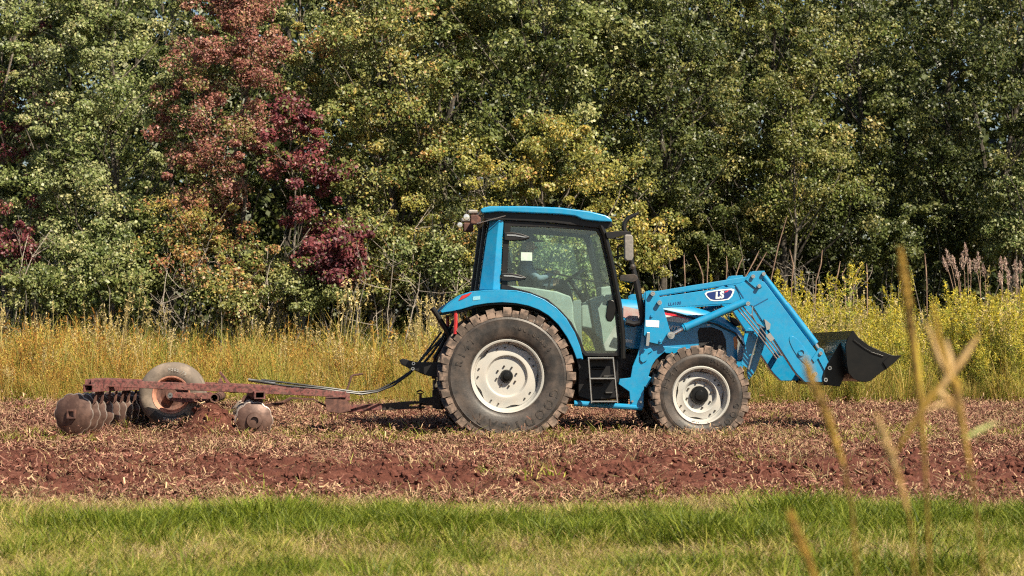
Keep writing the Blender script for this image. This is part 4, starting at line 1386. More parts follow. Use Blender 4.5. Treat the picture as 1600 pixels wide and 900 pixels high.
WINE = [((0.150, 0.034, 0.045), 5), ((0.22, 0.055, 0.062), 4), ((0.090, 0.024, 0.030), 3), ((0.28, 0.10, 0.08), 1), ((0.14, 0.15, 0.035), 2)]
MIXED = [((0.175, 0.20, 0.050), 5), ((0.30, 0.29, 0.10), 4), ((0.38, 0.20, 0.085), 1.2), ((0.11, 0.135, 0.03), 2.5), ((0.42, 0.34, 0.09), 1.6)]
SHADE = [((0.090, 0.115, 0.028), 5), ((0.145, 0.16, 0.045), 3.5), ((0.050, 0.068, 0.018), 5), ((0.25, 0.23, 0.075), 1.2)]  # greens darkened so the right-hand trees carry their shade in the leaf colour
DARK = [((0.065, 0.085, 0.020), 5), ((0.040, 0.055, 0.015), 4), ((0.13, 0.14, 0.035), 2)]  # leaf colours darkened to paint in deeper shade inside the wood


def leaves(r, centres, radii, n_each, size, palette, flat=0.7):
    """leaf quads clustered round clump centres -> verts, faces, colours"""
    centres = np.asarray(centres); k = len(centres)
    n = k * n_each
    ci = np.repeat(np.arange(k), n_each)
    d = r.normal(size=(n, 3)); d /= np.linalg.norm(d, axis=1)[:, None]
    rad = np.asarray(radii)[ci] * r.random(n) ** 0.45
    off = d * rad[:, None]; off[:, 2] *= flat
    c = centres[ci] + off
    nrm = r.normal(size=(n, 3)) * 0.72 + d * 0.40 + np.array([0.35, -0.45, 0.60])
    nrm /= np.linalg.norm(nrm, axis=1)[:, None]
    t = r.normal(size=(n, 3)) + np.array([0, 0, -0.5])
    t -= nrm * (t * nrm).sum(1)[:, None]; t /= np.linalg.norm(t, axis=1)[:, None] + 1e-9
    s = np.cross(nrm, t)
    L_ = size * (0.45 + 1.1 * r.random(n) ** 1.4)
    Wd = L_ * (0.55 + 0.3 * r.random(n))
    base = c - t * (L_ / 2)[:, None]; tip = c + t * (L_ / 2)[:, None]
    mid = c + nrm * (-0.12 * L_)[:, None] - t * (0.08 * L_)[:, None]
    le = mid + s * (Wd / 2)[:, None] + nrm * (0.2 * L_)[:, None]; ri = mid - s * (Wd / 2)[:, None] + nrm * (0.2 * L_)[:, None]
    v = np.stack([base, le, tip, ri], 1).reshape(-1, 3)
    f = np.arange(4 * n).reshape(n, 4)
    pc = np.array([p[0] for p in palette]); pw = np.array([p[1] for p in palette], float); pw /= pw.sum()
    # clumps lean to one tone of the palette, single leaves stray from it
    cl = r.choice(len(pc), size=k, p=pw)
    own = r.choice(len(pc), size=n, p=pw)
    pick = np.where(r.random(n) < 0.55, cl[ci], own)
    col = pc[pick] * (0.78 + 0.44 * r.random(n))[:, None]
    return v, f, np.repeat(col, 4, axis=0)


def branchy(b, p0, p1, r0, r1, r, bend=0.12, n=5, sides=5):
    p0, p1 = Vector(p0), Vector(p1)
    L_ = (p1 - p0).length
    pts, rs = [], []
    o = Vector((r.normal(), r.normal(), r.normal() * 0.4)) * L_ * bend
    for i in range(n):
        t = i / (n - 1)
        pts.append(p0.lerp(p1, t) + o * math.sin(t * math.pi) + Vector((r.normal(), r.normal(), 0)) * L_ * 0.012)
        rs.append(r0 + (r1 - r0) * t)
    b.tube(pts, rs, sides, caps=False)
    return pts


def tree(name, label, px, d, top, low, wid, palette, seed, n_clump=70, n_each=110, leaf=0.115, trunk_r=0.11, clump=0.55, group=None,
         bark='bark', deep=None, lean=0.0, stems=1, base_py=None, cat='tree', fill=0.5):
    """a tree or shrub at pixel column px and distance d; crown from pixel row low up to top (may lie above the frame), wid pixels wide"""
    r = np.random.default_rng(seed)
    x0 = (px - 800) / F * d
    zt = CAM_H + (489 - top) / F * d; zb = CAM_H + (489 - low) / F * d
    rx = wid / 2 / F * d * (1.12 if stems == 1 else 1.1); rz = (zt - zb) / 2; zc = (zt + zb) / 2; ry = deep or min(rx, 2.2)
    root = empty(name, Matrix.Translation((x0, d, 0)))
    tag(root, label, cat, group)
    u = r.normal(size=(n_clump, 3)); u /= np.linalg.norm(u, axis=1)[:, None]
    rr = (fill + (1 - fill) * r.random(n_clump)) * (0.75 + 0.3 * r.random(n_clump))
    if stems == 1:                                              # woodland edge: crowns clothed evenly from top to bottom
        u[:, 2] = r.uniform(-1, 1, n_clump)
        hz = np.sqrt(u[:, 0] ** 2 + u[:, 1] ** 2) + 1e-6
        taper = (1 - np.abs(u[:, 2]) ** 3) ** 0.5 * (0.62 + 0.6 * r.random(n_clump))
        u[:, 0] *= taper / hz; u[:, 1] *= taper / hz
        rr = np.where(np.arange(n_clump) % 3 == 0, 1.0, rr)
        c = u * np.stack([rr * rx, rr * ry, np.full(n_clump, rz)], 1)
    else:
        c = u * rr[:, None] * np.array([rx, ry, rz])
    c[:, 1] = np.where((c[:, 1] > 0) & (r.random(n_clump) < 0.5), -c[:, 1], c[:, 1])     # the lit side carries more of the leaves
    c += np.array([lean * (c[:, 2] / max(rz, .1) + 1) * 0.5, 0, 0])[None, :] if False else 0
    c[:, 0] += lean * (c[:, 2] / max(rz, 0.1))
    c[:, 2] += zc
    c[:, 2] = np.maximum(c[:, 2], 0.15)
    rad = clump * (0.35 + 1.05 * r.random(n_clump) ** 1.5)
    v, f, col = leaves(r, c, rad * 0.92, int(n_each * 2.0), leaf * 0.64, palette)
    raw_mesh('crown', v, f, 'leaf', col, root)
    b = MB()
    if stems == 1:
        tp = branchy(b, (0, 0, -0.1), (lean, 0, zt * 0.92), trunk_r, trunk_r * 0.25, r, 0.02, 9, 8)
        for i in range(0, n_clump, 4 if n_clump > 30 else 3):
            q = Vector(c[i]); zz = max(0.3, q.z - 0.5 * (abs(q.x) + abs(q.y)) - 0.2)
            k = min(8, max(0, int(zz / (zt * 0.92) * 8)))
            branchy(b, tp[k], q, trunk_r * 0.35 * (1 - 0.08 * k), 0.008, r, 0.10, 5, 5)
    else:
        for s in range(stems):
            q = Vector(c[s % n_clump])
            branchy(b, (r.normal() * rx * 0.35, r.normal() * ry * 0.3, -0.05), q + Vector((0, 0, 0.2)), trunk_r, 0.006, r, 0.08, 6, 5)
    b.build('trunk' if stems == 1 else 'stems', bark, root, angle=60)
    return root


G1 = 'trees along the edge of the wood'
tree('maroon_tree', 'dark wine red leaved tree at the left edge of the wood', 15, 45, -40, 420, 150, WINE, 101, 60, 120, 0.10, 0.07, 0.40, group=G1)
tree('broadleaf_tree', 'green tree growing through the wine red tree at the left edge', 30, 45.5, -60, 430, 190, GREEN, 121, 110, 120, 0.11, 0.09, 0.5, group=G1, fill=0.3)
tree('broadleaf_tree', 'tall light green tree between the wine red and the rust red tree', 165, 43.5, -80, 380, 290, LIGHT, 102, 230, 140, 0.105, 0.09, 0.46, group=G1, fill=0.35)
tree('red_tree', 'tall rust red tree with feathery autumn leaves', 352, 42.4, -60, 345, 160, RED, 103, 150, 170, 0.085, 0.07, 0.40, group=G1, lean=0.25, fill=0.3)
tree('maroon_sapling', 'small dark maroon sapling right of the rust red tree', 482, 41.2, 160, 455, 115, WINE, 104, 66, 105, 0.115, 0.04, 0.34, group=G1, lean=-0.35, fill=0.2)
tree('broadleaf_tree', 'green tree with a few orange leaves right of the maroon sapling', 600, 43.5, -80, 420, 270, MIXED, 105, 240, 135, 0.105, 0.09, 0.46, group=G1, fill=0.3)
tree('sweetgum_tree', 'deep green large leaved tree standing above the cab roof', 845, 43, -80, 280, 250, GREEN, 106, 170, 110, 0.13, 0.10, 0.46, group=G1, fill=0.35)
tree('broadleaf_tree', 'green tree with grey bare lower trunk left of the cab roof', 740, 45, -80, 60, 190, OLIVE, 107, 90, 130, 0.11, 0.11, 0.5, group=G1)
tree('yellow_tree', 'low yellow green bushy tree directly behind the cab roof', 845, 41.5, 190, 450, 330, YELLOW, 108, 170, 120, 0.09, 0.05, 0.40, group=G1, fill=0.3)
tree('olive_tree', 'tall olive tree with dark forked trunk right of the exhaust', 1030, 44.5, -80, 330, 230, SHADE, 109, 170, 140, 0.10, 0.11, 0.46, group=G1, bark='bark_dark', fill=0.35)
tree('olive_tree', 'olive green tree with bright sprays above the loader arm', 1200, 47, -80, 370, 290, OLIVE, 110, 200, 140, 0.105, 0.11, 0.5, group=G1, bark='bark_dark', fill=0.35)
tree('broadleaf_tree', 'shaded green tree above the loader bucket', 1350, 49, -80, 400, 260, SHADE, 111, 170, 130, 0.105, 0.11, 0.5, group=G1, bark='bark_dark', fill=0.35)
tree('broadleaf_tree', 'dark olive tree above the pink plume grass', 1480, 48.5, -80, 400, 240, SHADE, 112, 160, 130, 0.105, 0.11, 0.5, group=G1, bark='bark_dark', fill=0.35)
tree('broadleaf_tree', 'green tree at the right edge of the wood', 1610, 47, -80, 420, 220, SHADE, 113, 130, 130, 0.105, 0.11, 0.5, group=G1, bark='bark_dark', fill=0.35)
tree('broadleaf_tree', 'green tree showing narrowly between the rust red and the mixed tree', 470, 46, -80, 330, 190, GREEN, 114, 120, 120, 0.11, 0.09, 0.5, group=G1, fill=0.35)
tree('olive_tree', 'thin olive tree between the deep green tree and the forked trunk', 945, 46, -80, 330, 180, OLIVE, 115, 110, 130, 0.10, 0.09, 0.5, group=G1, fill=0.35)
tree('broadleaf_tree', 'dim green tree behind the rust red tree', 270, 47.5, -80, 420, 230, GREEN, 118, 120, 110, 0.115, 0.09, 0.55, group=G1, fill=0.35)
tree('broadleaf_tree', 'dim green tree behind the bare grey trunk', 690, 48, -80, 430, 260, GREEN, 119, 140, 110, 0.115, 0.09, 0.55, group=G1, fill=0.3)
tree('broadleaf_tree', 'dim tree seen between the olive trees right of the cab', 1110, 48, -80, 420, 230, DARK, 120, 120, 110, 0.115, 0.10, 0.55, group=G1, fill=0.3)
# outside the frame, either side
tree('broadleaf_tree', 'green tree just outside the left edge', -150, 46, -60, 420, 240, GREEN, 116, 80, 100, 0.12, group=G1)
tree('broadleaf_tree', 'green tree just outside the right edge', 1770, 48, -60, 420, 240, GREEN, 117, 80, 100, 0.12, group=G1)

G2 = 'shrubs at the foot of the wood'
sh = dict(group=G2, cat='shrub', stems=9, trunk_r=0.018, clump=0.34, fill=0.15)
tree('shrub', 'leafy light green shrub under the tall light green tree', 140, 41.8, 320, 480, 220, LIGHT, 201, 70, 100, 0.10, **sh)
tree('shrub', 'dark shrub with maroon leaves at the far left', 25, 42.5, 300, 480, 130, WINE, 202, 34, 90, 0.10, **sh)
tree('shrub', 'orange and green shrub under the rust red tree', 315, 41.8, 290, 470, 220, ORANGE, 203, 64, 90, 0.09, **sh)
tree('shrub', 'dark maroon shrub left of the pale dead twigs', 525, 40.3, 345, 470, 125, WINE, 204, 44, 90, 0.12, **sh)
tree('shrub', 'yellow green shrub behind the rear of the tractor', 700, 40.8, 320, 490, 190, LIGHT, 205, 52, 80, 0.10, **sh)
tree('shrub', 'mixed green shrub behind the harrow hoses', 595, 41.3, 300, 500, 190, MIXED, 206, 64, 90, 0.10, **sh)
tree('shrub', 'green shrub with reddish tips under the maroon sapling', 425, 41.5, 360, 500, 180, MIXED, 207, 48, 90, 0.095, **sh)
tree('shrub', 'golden shrub right of the exhaust pipe', 1005, 40.5, 310, 460, 130, YELLOW, 208, 40, 90, 0.085, **sh)
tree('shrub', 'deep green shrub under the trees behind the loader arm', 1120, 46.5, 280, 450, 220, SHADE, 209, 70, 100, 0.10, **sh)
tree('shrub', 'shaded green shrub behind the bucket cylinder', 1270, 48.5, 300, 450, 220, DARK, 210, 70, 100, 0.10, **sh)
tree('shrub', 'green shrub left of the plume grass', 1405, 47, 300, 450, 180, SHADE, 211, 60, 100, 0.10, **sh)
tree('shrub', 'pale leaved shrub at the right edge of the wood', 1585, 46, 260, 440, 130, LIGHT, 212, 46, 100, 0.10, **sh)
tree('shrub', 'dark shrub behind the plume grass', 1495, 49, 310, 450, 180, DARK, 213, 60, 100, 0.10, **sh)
tree('olive_sapling', 'slender yellow green sapling catching the sun above the loader elbow', 1240, 45.5, 90, 330, 150, OLIVE, 216, 40, 110, 0.10, 0.05, 0.40, group=G1, fill=0.2)
tree('shrub', 'low leafy green shrub at the grass edge left of the harrow wheel', 190, 40.6, 390, 500, 170, GREEN, 217, 46, 90, 0.10, **sh)
tree('shrub', 'low green shrub at the grass edge above the harrow wheel', 360, 40.6, 400, 505, 170, MIXED, 218, 46, 90, 0.09, **sh)
tree('shrub', 'low dark green shrub at the grass edge under the maroon sapling', 500, 40.4, 420, 505, 150, GREEN, 219, 40, 90, 0.09, **sh)
tree('shrub', 'low green shrub at the grass edge far left', 60, 40.8, 400, 500, 170, GREEN, 220, 44, 90, 0.10, **sh)
tree('shrub', 'light shrub seen through the cab windows', 870, 40.3, 330, 480, 220, LIGHT, 215, 60, 90, 0.10, **sh)
tree('shrub', 'dim green shrub in the gap left of the orange shrub', 225, 42.8, 330, 490, 150, GREEN, 214, 40, 90, 0.10, **sh)

# the deeper wood: one dark mass of leaves and trunks
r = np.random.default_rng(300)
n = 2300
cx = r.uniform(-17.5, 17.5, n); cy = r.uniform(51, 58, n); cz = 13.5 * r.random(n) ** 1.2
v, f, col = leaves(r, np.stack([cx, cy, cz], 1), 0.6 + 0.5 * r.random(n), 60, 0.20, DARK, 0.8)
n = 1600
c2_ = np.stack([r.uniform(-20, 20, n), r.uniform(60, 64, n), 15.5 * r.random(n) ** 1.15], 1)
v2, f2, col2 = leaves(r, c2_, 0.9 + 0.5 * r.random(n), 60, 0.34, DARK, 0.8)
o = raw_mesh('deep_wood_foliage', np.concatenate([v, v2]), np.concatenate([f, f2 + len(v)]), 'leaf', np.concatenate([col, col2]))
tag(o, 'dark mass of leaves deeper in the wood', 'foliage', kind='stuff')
b = MB()
for i in range(34):
    x, y = r.uniform(-16, 16), r.uniform(49.5, 60)
    branchy(b, (x, y, -0.1), (x + r.normal() * 0.6, y, 13), 0.05 + 0.06 * r.random(), 0.04, r, 0.02, 8, 6)
o = b.build('deep_wood_trunks', 'bark_dark', None)
tag(o, 'dim trunks deeper in the wood', 'tree trunks', kind='stuff')

# pale dead twiggy bushes
G3 = 'dead twiggy bushes'


def dead_bush(label, px, d, top, wid, seed, n=9):
    r = np.random.default_rng(seed)
    root = empty('dead_bush', Matrix.Translation(((px - 800) / F * d, d, 0)))
    tag(root, label, 'bush', G3)
    zt = CAM_H + (489 - top) / F * d; rx = wid / 2 / F * d
    b, b2 = MB(), MB()
    for i in range(n):
        tip = Vector((r.uniform(-rx, rx), r.uniform(-0.5, 0.5), zt * r.uniform(0.65, 1.0)))
        pts = branchy(b, (tip.x * 0.3, r.normal() * 0.2, 0), tip, 0.019, 0.006, r, 0.10, 7, 5)
        for k in range(5):
            p = pts[r.integers(2, 6)]
            q = p + Vector((r.normal() * 0.5, r.normal() * 0.3, r.uniform(0.1, 0.8)))
            p2 = branchy(b2, p, q, 0.008, 0.003, r, 0.15, 5, 4)
            for j in range(3):
                s_ = p2[r.integers(1, 4)]; branchy(b2, s_, s_ + Vector((r.normal() * 0.22, r.normal() * 0.15, r.uniform(-0.05, 0.35))), 0.0045, 0.002, r, 0.1, 3, 3)
    b.build('stems', 'twig', root, angle=60); b2.build('twigs', 'twig', root, angle=60)['kind'] = 'stuff'


dead_bush('pale dead twigs leaning under the rust red tree', 285, 41, 350, 120, 401, 5)
dead_bush('pale forked dead branches below the maroon sapling', 445, 40.8, 345, 100, 402, 5)
dead_bush('tangle of bare twigs left of the cab roof', 720, 41, 250, 110, 403, 10)
dead_bush('bare pale bush in the gap behind the towing hoses', 600, 40.5, 370, 120, 404, 5)
dead_bush('thin bare stems at the left edge under the dark shrub', 40, 41, 330, 110, 405, 4)
dead_bush('grey dead branch low in the shade behind the bucket', 1310, 46, 420, 110, 406, 8)

# ------------------------------------------------------------------ grasses
def blades(r, n, h, spread, width, cols, bend=0.35, lean=0.25, segs=2, splay=1.0):
    """a tuft of bent blades -> verts, faces, colours"""
    V, Fc, C = [], [], []
    for i in range(n):
        a = r.uniform(0, 2 * math.pi); d = spread * math.sqrt(r.random())
        bx, by = d * math.cos(a), d * math.sin(a)
        hh = h * (0.5 + 0.6 * r.random())
        la = a + r.normal() * 0.8; ln = (lean + bend * r.random()) * hh * splay
        dx, dy = math.cos(la), math.sin(la)
        fa = r.uniform(0, math.pi); wx, wy = math.cos(fa) * width / 2, math.sin(fa) * width / 2
        c = np.array(cols[r.choice(len(cols), p=None)]) * (0.75 + 0.5 * r.random())
        o = len(V)
        for k in range(segs + 1):
            t = k / segs; w = 1 - 0.85 * t ** 1.5
            px, py, pz = bx + dx * ln * t * t, by + dy * ln * t * t, hh * (t - 0.18 * t * t * (ln / hh))
            V += [(px - wx * w, py - wy * w, pz), (px + wx * w, py + wy * w, pz)]
            C += [c, c]
        for k in range(segs):
            Fc.append((o + 2 * k, o + 2 * k + 1, o + 2 * k + 3, o + 2 * k + 2))
    return np.array(V), np.array(Fc), np.array(C)


def proto(v, f, c, m):
    return raw_mesh('kind', v, f, m, c, link=False)


def yawrot(r, n, tilt=0.12):
    return np.stack([r.normal(size=n) * tilt, r.normal(size=n) * tilt, r.uniform(0, 6.283, n)], 1)


# lawn
r = np.random.default_rng(500)
GRN = [(0.16, 0.205, 0.018), (0.22, 0.25, 0.025), (0.29, 0.30, 0.05), (0.11, 0.15, 0.014)]
PAL = [(0.32, 0.30, 0.055), (0.40, 0.33, 0.09), (0.24, 0.26, 0.035), (0.46, 0.37, 0.13)]
TAN = [(0.44, 0.32, 0.16), (0.33, 0.21, 0.11), (0.52, 0.41, 0.22), (0.30, 0.27, 0.085)]
kinds = []
LUSH = [(0.115, 0.165, 0.008), (0.165, 0.21, 0.014), (0.24, 0.265, 0.03), (0.07, 0.105, 0.006)]
for k in range(4): kinds.append(proto(*blades(r, 34, 0.15, 0.085, 0.0065, LUSH, 0.6, 0.3, 3), 'grass'))
for k in range(4): kinds.append(proto(*blades(r, 30, 0.13, 0.10, 0.006, GRN[:2] + PAL, 0.7, 0.4, 3), 'grass'))
for k in range(4): kinds.append(proto(*blades(r, 26, 0.11, 0.11, 0.0055, TAN + PAL[:1], 0.9, 0.5, 3), 'grass'))
n = 15000
y = np.sqrt(r.uniform(9.0 ** 2, 16.1 ** 2, n)); x = r.uniform(-1, 1, n) * (y * 0.29 + 0.6)
keep = y < lawn_edge(x) + 0.25 * r.random(n) ** 2
x, y = x[keep], y[keep]; n = len(x)
lush = 0.06 + np.exp(-((y - 12.7) / 1.0) ** 2) * 0.50 + 0.08 * np.exp(-((y - 11.3) / 0.5) ** 2) - 0.45 * np.clip((y - lawn_edge(x) + 0.75) / 0.6, 0, 1) + (fbm(x + 60, y * 1.6 + 60, 44, 3, 0.9) - 0.5) * 1.7
lush += (fbm(x * 3 + 60, y * 3 + 60, 46, 2, 0.9) - 0.5) * 1.0
q = lush + r.normal(size=n) * 0.22
t = np.where(q > 0.52, 0, np.where(q > 0.12, 1, 2))
idx = t * 4 + r.integers(0, 4, n)
scl = (0.6 + 0.6 * r.random(n)) * np.where(t == 0, 1.15, np.where(t == 1, 0.9, 0.8)) * (0.45 + 1.1 * fbm(x * 2 + 11, y * 2 + 5, 48, 2, 0.8))
scatter('lawn_grass', kinds, np.stack([x, y, np.zeros(n)], 1), yawrot(r, n), scl, idx, 'mown green and yellowing grass in the foreground', 'grass')

# litter and clods on the tilled soil
r = np.random.default_rng(510)
LIT = [(0.32, 0.19, 0.125), (0.22, 0.105, 0.078), (0.41, 0.28, 0.165), (0.14, 0.060, 0.045), (0.28, 0.14, 0.105)]
kinds = []
for k in range(6):
    V, Fc, C = [], [], []
    for i in range(46):
        c = Vector((r.normal() * 0.12, r.normal() * 0.12, r.uniform(0.0, 0.03)))
        a = r.uniform(0, 6.28); e = r.normal() * 0.35; L_ = r.uniform(0.015, 0.075); w = r.uniform(0.0015, 0.0050)
        dv = Vector((math.cos(a) * math.cos(e), math.sin(a) * math.cos(e), math.sin(e))) * L_ / 2
        sv = Vector((-math.sin(a), math.cos(a), r.normal() * 0.4)) * w
        o = len(V); mid = c + Vector((0, 0, r.normal() * 0.01))
        V += [c - dv - sv, c - dv + sv, mid + sv, mid - sv, c + dv + sv, c + dv - sv]
        Fc += [(o, o + 1, o + 2, o + 3), (o + 3, o + 2, o + 4, o + 5)]
        C += [np.array(LIT[r.integers(0, 5)]) * (0.7 + 0.5 * r.random())] * 6
    kinds.append(proto(np.array([tuple(p) for p in V]), np.array(Fc), np.array(C), 'litter'))
n = 15000
y = np.sqrt(r.uniform(13.6 ** 2, 30.5 ** 2, n)); x = r.uniform(-1, 1, n) * (y * 0.29 + 0.6)
dens = 0.12 + 0.48 * np.clip((y - 18.4) / 2.2, 0, 1) + 0.5 * np.clip((15.0 - y) / 0.7, 0, 1) + 0.16 * np.sin(y * 3.4 + 3 * fbm(x + 3, y + 1, 29, 2, 0.3)) + (fbm(x + 20, y + 20, 61, 3, 0.8) - 0.5) * 0.9
keep = (r.random(n) < dens) & (y > lawn_edge(x) - 0.1) & (y < meadow_edge(x) + 0.4)
x, y = x[keep], y[keep]; n = len(x)
scatter('straw_litter', kinds, np.stack([x, y, hsoil(x, y) + 0.004], 1), yawrot(r, n, 0.2), 0.7 + 0.7 * r.random(n), r.integers(0, 6, n),
        'dry straw and chopped stems littering the tilled soil', 'straw')

kinds = []
M['clod'] = mat('soil_clod', (0.125, 0.047, 0.034), 0.95, col2=(0.060, 0.021, 0.015), scale=14, bump=0.6, bscale=60, spec=0.15)
for k in range(5):
    bm = bmesh.new(); bmesh.ops.create_icosphere(bm, subdivisions=2, radius=0.05)
    for v_ in bm.verts:
        v_.co *= 0.65 + 0.6 * r.random(); v_.co.z *= 0.7
    me = bpy.data.meshes.new('clod'); bm.to_mesh(me); bm.free(); me.materials.append(M['clod'])
    kinds.append(bpy.data.objects.new('clod', me))
n = 26000
y = np.sqrt(r.uniform(13.7 ** 2, 29.6 ** 2, n)); x = r.uniform(-1, 1, n) * (y * 0.29 + 0.6)
dens = 0.25 + 0.8 * np.exp(-((y - 17.0) / 1.9) ** 2) + (fbm(x + 10, y + 70, 71, 3, 0.9) - 0.5) * 0.8
keep = (r.random(n) < dens) & (y > lawn_edge(x) + 0.1)
x, y = x[keep], y[keep]; n = len(x)
scatter('soil_clods', kinds, np.stack([x, y, hsoil(x, y) + 0.005], 1), yawrot(r, n, 1.0), 0.16 + 0.95 * r.random(n) ** 3.2, r.integers(0, 5, n),
        'loose clods of turned red soil', 'soil')

# stubble and weeds on the soil
kinds = []
for k in range(4): kinds.append(proto(*blades(r, 16, 0.13, 0.12, 0.006, TAN, 1.1, 0.6, 2), 'grass'))
for k in range(4): kinds.append(proto(*blades(r, 14, 0.12, 0.09, 0.011, GRN[1:3] + PAL[:2], 0.8, 0.4, 2), 'grass'))
n = 5200
y = np.sqrt(r.uniform(13.6 ** 2, 30 ** 2, n)); x = r.uniform(-1, 1, n) * (y * 0.29 + 0.6)
dens = 0.10 + 0.75 * np.exp(-((y - 21.7) / 1.2) ** 2) + 0.9 * np.exp(-((y - 14.5) / 0.5) ** 2) + 0.25 * np.clip((y - 26) / 3, 0, 1) + (fbm(x + 10, y + 70, 81, 3, 0.7) - 0.5) * 0.9
keep = (r.random(n) < dens) & (y > lawn_edge(x) - 0.2)
x, y = x[keep], y[keep]; n = len(x)
wd = fbm(x + 5, y + 35, 91, 2, 0.8) + 0.25 * np.exp(-((y - 22) / 1.0) ** 2) + r.normal(size=n) * 0.12 > 0.66
idx = np.where(wd, 4, 0) + r.integers(0, 4, n)
scatter('stubble_weeds', kinds, np.stack([x, y, hsoil(x, y) - 0.01], 1), yawrot(r, n), 0.6 + 0.8 * r.random(n), idx, 'dry stubble and small weeds growing on the soil', 'weeds')

# meadow: tufts of tall grass, seed heads and goldenrod
r = np.random.default_rng(520)
GOLD = [(0.50, 0.38, 0.09), (0.40, 0.32, 0.065), (0.58, 0.45, 0.15), (0.33, 0.30, 0.06), (0.44, 0.28, 0.08)]
RUS = [(0.40, 0.19, 0.045), (0.48, 0.26, 0.055), (0.22, 0.10, 0.03), (0.40, 0.30, 0.06)]
MGR = [(0.22, 0.25, 0.035), (0.31, 0.32, 0.055), (0.13, 0.165, 0.03), (0.40, 0.37, 0.075)]
STRAW = [(0.58, 0.47, 0.25), (0.52, 0.40, 0.18), (0.44, 0.36, 0.13)]


def seedy(r, n, h, spread, stemc, seedc, ns=16, sl=0.35, leafy=0, plume=0.16, fl=(0.012, 0.028)):
    """thin stems whose upper part carries small flecks (seeds, flowers, leaves)"""
    V, Fc, C = [], [], []
    def quad(p, dv, sv, c):
        o = len(V); V.extend([p - dv, p + sv, p + dv, p - sv]); Fc.append((o, o + 1, o + 2, o + 3)); C.extend([c] * 4)
    for i in range(n):
        a = r.uniform(0, 6.28); d = spread * math.sqrt(r.random())
        p0 = Vector((d * math.cos(a), d * math.sin(a), 0)); hh = h * r.uniform(0.7, 1.05)
        tip = p0 + Vector((r.normal() * 0.13 * hh, r.normal() * 0.13 * hh, hh))
        c = np.array(stemc[r.integers(0, len(stemc))]) * (0.8 + 0.4 * r.random())
        fa = r.uniform(0, 3.14); sv = Vector((math.cos(fa), math.sin(fa), 0)) * 0.004
        m1 = p0.lerp(tip, 0.5) + Vector((r.normal() * 0.02, r.normal() * 0.02, 0))
        o = len(V); V.extend([p0 - sv, p0 + sv, m1 + sv, m1 - sv, tip + sv * 0.4, tip - sv * 0.4]); Fc.extend([(o, o + 1, o + 2, o + 3), (o + 3, o + 2, o + 4, o + 5)]); C.extend([c] * 6)
        for k in range(ns):
            t = 1 - sl * r.random(); sp = 0.015 + plume * (1 - t) / sl * 0.35
            p = p0.lerp(tip, t) + Vector((r.normal() * sp * 0.5, r.normal() * sp * 0.5, r.normal() * 0.02))
            dv = Vector((r.normal(), r.normal(), r.normal() + 0.6)).normalized() * r.uniform(*fl); s2 = dv.cross(Vector((r.normal(), r.normal(), r.normal()))).normalized() * r.uniform(0.45, 0.55) * fl[0]
            quad(p, dv, s2, np.array(seedc[r.integers(0, len(seedc))]) * (0.75 + 0.5 * r.random()))
        for k in range(leafy):
            t = r.uniform(0.12, 0.85); p = p0.lerp(tip, t)
            az = r.uniform(0, 6.28); L_ = r.uniform(0.07, 0.15)
            dv = Vector((math.cos(az), math.sin(az), r.uniform(-0.3, 0.7))) * L_ / 2; s2 = Vector((-math.sin(az), math.cos(az), 0)) * 0.014
            quad(p + dv, dv, s2, np.array(MGR[r.integers(0, 4)]) * (0.7 + 0.5 * r.random()))
    return np.array([tuple(p) for p in V]), np.array(Fc), np.array(C)


FLW = [(0.58, 0.44, 0.035), (0.46, 0.40, 0.05), (0.36, 0.36, 0.06), (0.56, 0.46, 0.12)]
kinds = []
for k in range(4): kinds.append(proto(*blades(r, 40, 1.1, 0.17, 0.011, GOLD + MGR[:1], 0.45, 0.12, 3), 'grass'))           # 0-3 golden tufts
for k in range(4): kinds.append(proto(*seedy(r, 11, 1.0, 0.18, RUS + GOLD[:2], RUS + GOLD[:1], 26, 0.75, 0, 0.26, (0.015, 0.032)), 'flower'))   # 4-7 rusty seed grass
for k in range(4): kinds.append(proto(*blades(r, 30, 0.85, 0.20, 0.014, MGR, 0.6, 0.2, 3), 'grass'))                          # 8-11 green tufts
for k in range(4): kinds.append(proto(*seedy(r, 6, 1.6, 0.20, MGR, FLW, 70, 0.15, 30, 0.30, (0.014, 0.03)), 'flower'))        # 12-15 goldenrod
for k in range(4): kinds.append(proto(*seedy(r, 9, 1.5, 0.16, STRAW, STRAW, 26, 0.22, 0, 0.10, (0.016, 0.034)), 'flower'))    # 16-19 straw grass
n = 6600
y = D_MEADOW + 13.5 * r.random(n) ** 1.35; x = r.uniform(-1, 1, n) * (y * 0.29 + 1.0)
y = y - D_MEADOW + meadow_edge(x)
right = 1 / (1 + np.exp(-(x - 1.6 + (fbm(x + 9, y + 9, 15, 2, 0.5) - 0.5) * 2) * 1.8))
patch = fbm(x + 30, y + 30, 17, 3, 0.55) + r.normal(size=n) * 0.10
u = r.random(n)
kindL = np.where(patch > 0.50, np.where(u < 0.6, 2, np.where(u < 0.8, 0, 1)), np.where(u < 0.46, 1, np.where(u < 0.80, 0, np.where(u < 0.88, 4, 2))))
kindR = np.where(u < 0.40, 3, np.where(u < 0.62, 4, np.where(u < 0.84, 2, 0)))
front_ = np.clip((y - meadow_edge(x)) / 1.6, 0, 1)
isR = r.random(n) < right
kd = np.where(isR, np.where((front_ < 0.5) & (u > 0.25) & (u < 0.75), 0, kindR), kindL)
idx = kd * 4 + r.integers(0, 4, n)
back = np.clip((y - 33) / 7, 0, 1)
tall = np.clip((fbm(x + 33, y * 0.6 + 71, 27, 2, 0.7) - 0.5) * 2.4, -0.3, 0.6)
hs_ = np.where(isR, 0.52 + 0.36 * front_ + 0.15 * tall, 0.46 + 0.40 * front_ + 0.20 * back + 0.40 * tall * front_)
big = fbm(x + 70, y + 20, 19, 2, 0.9)
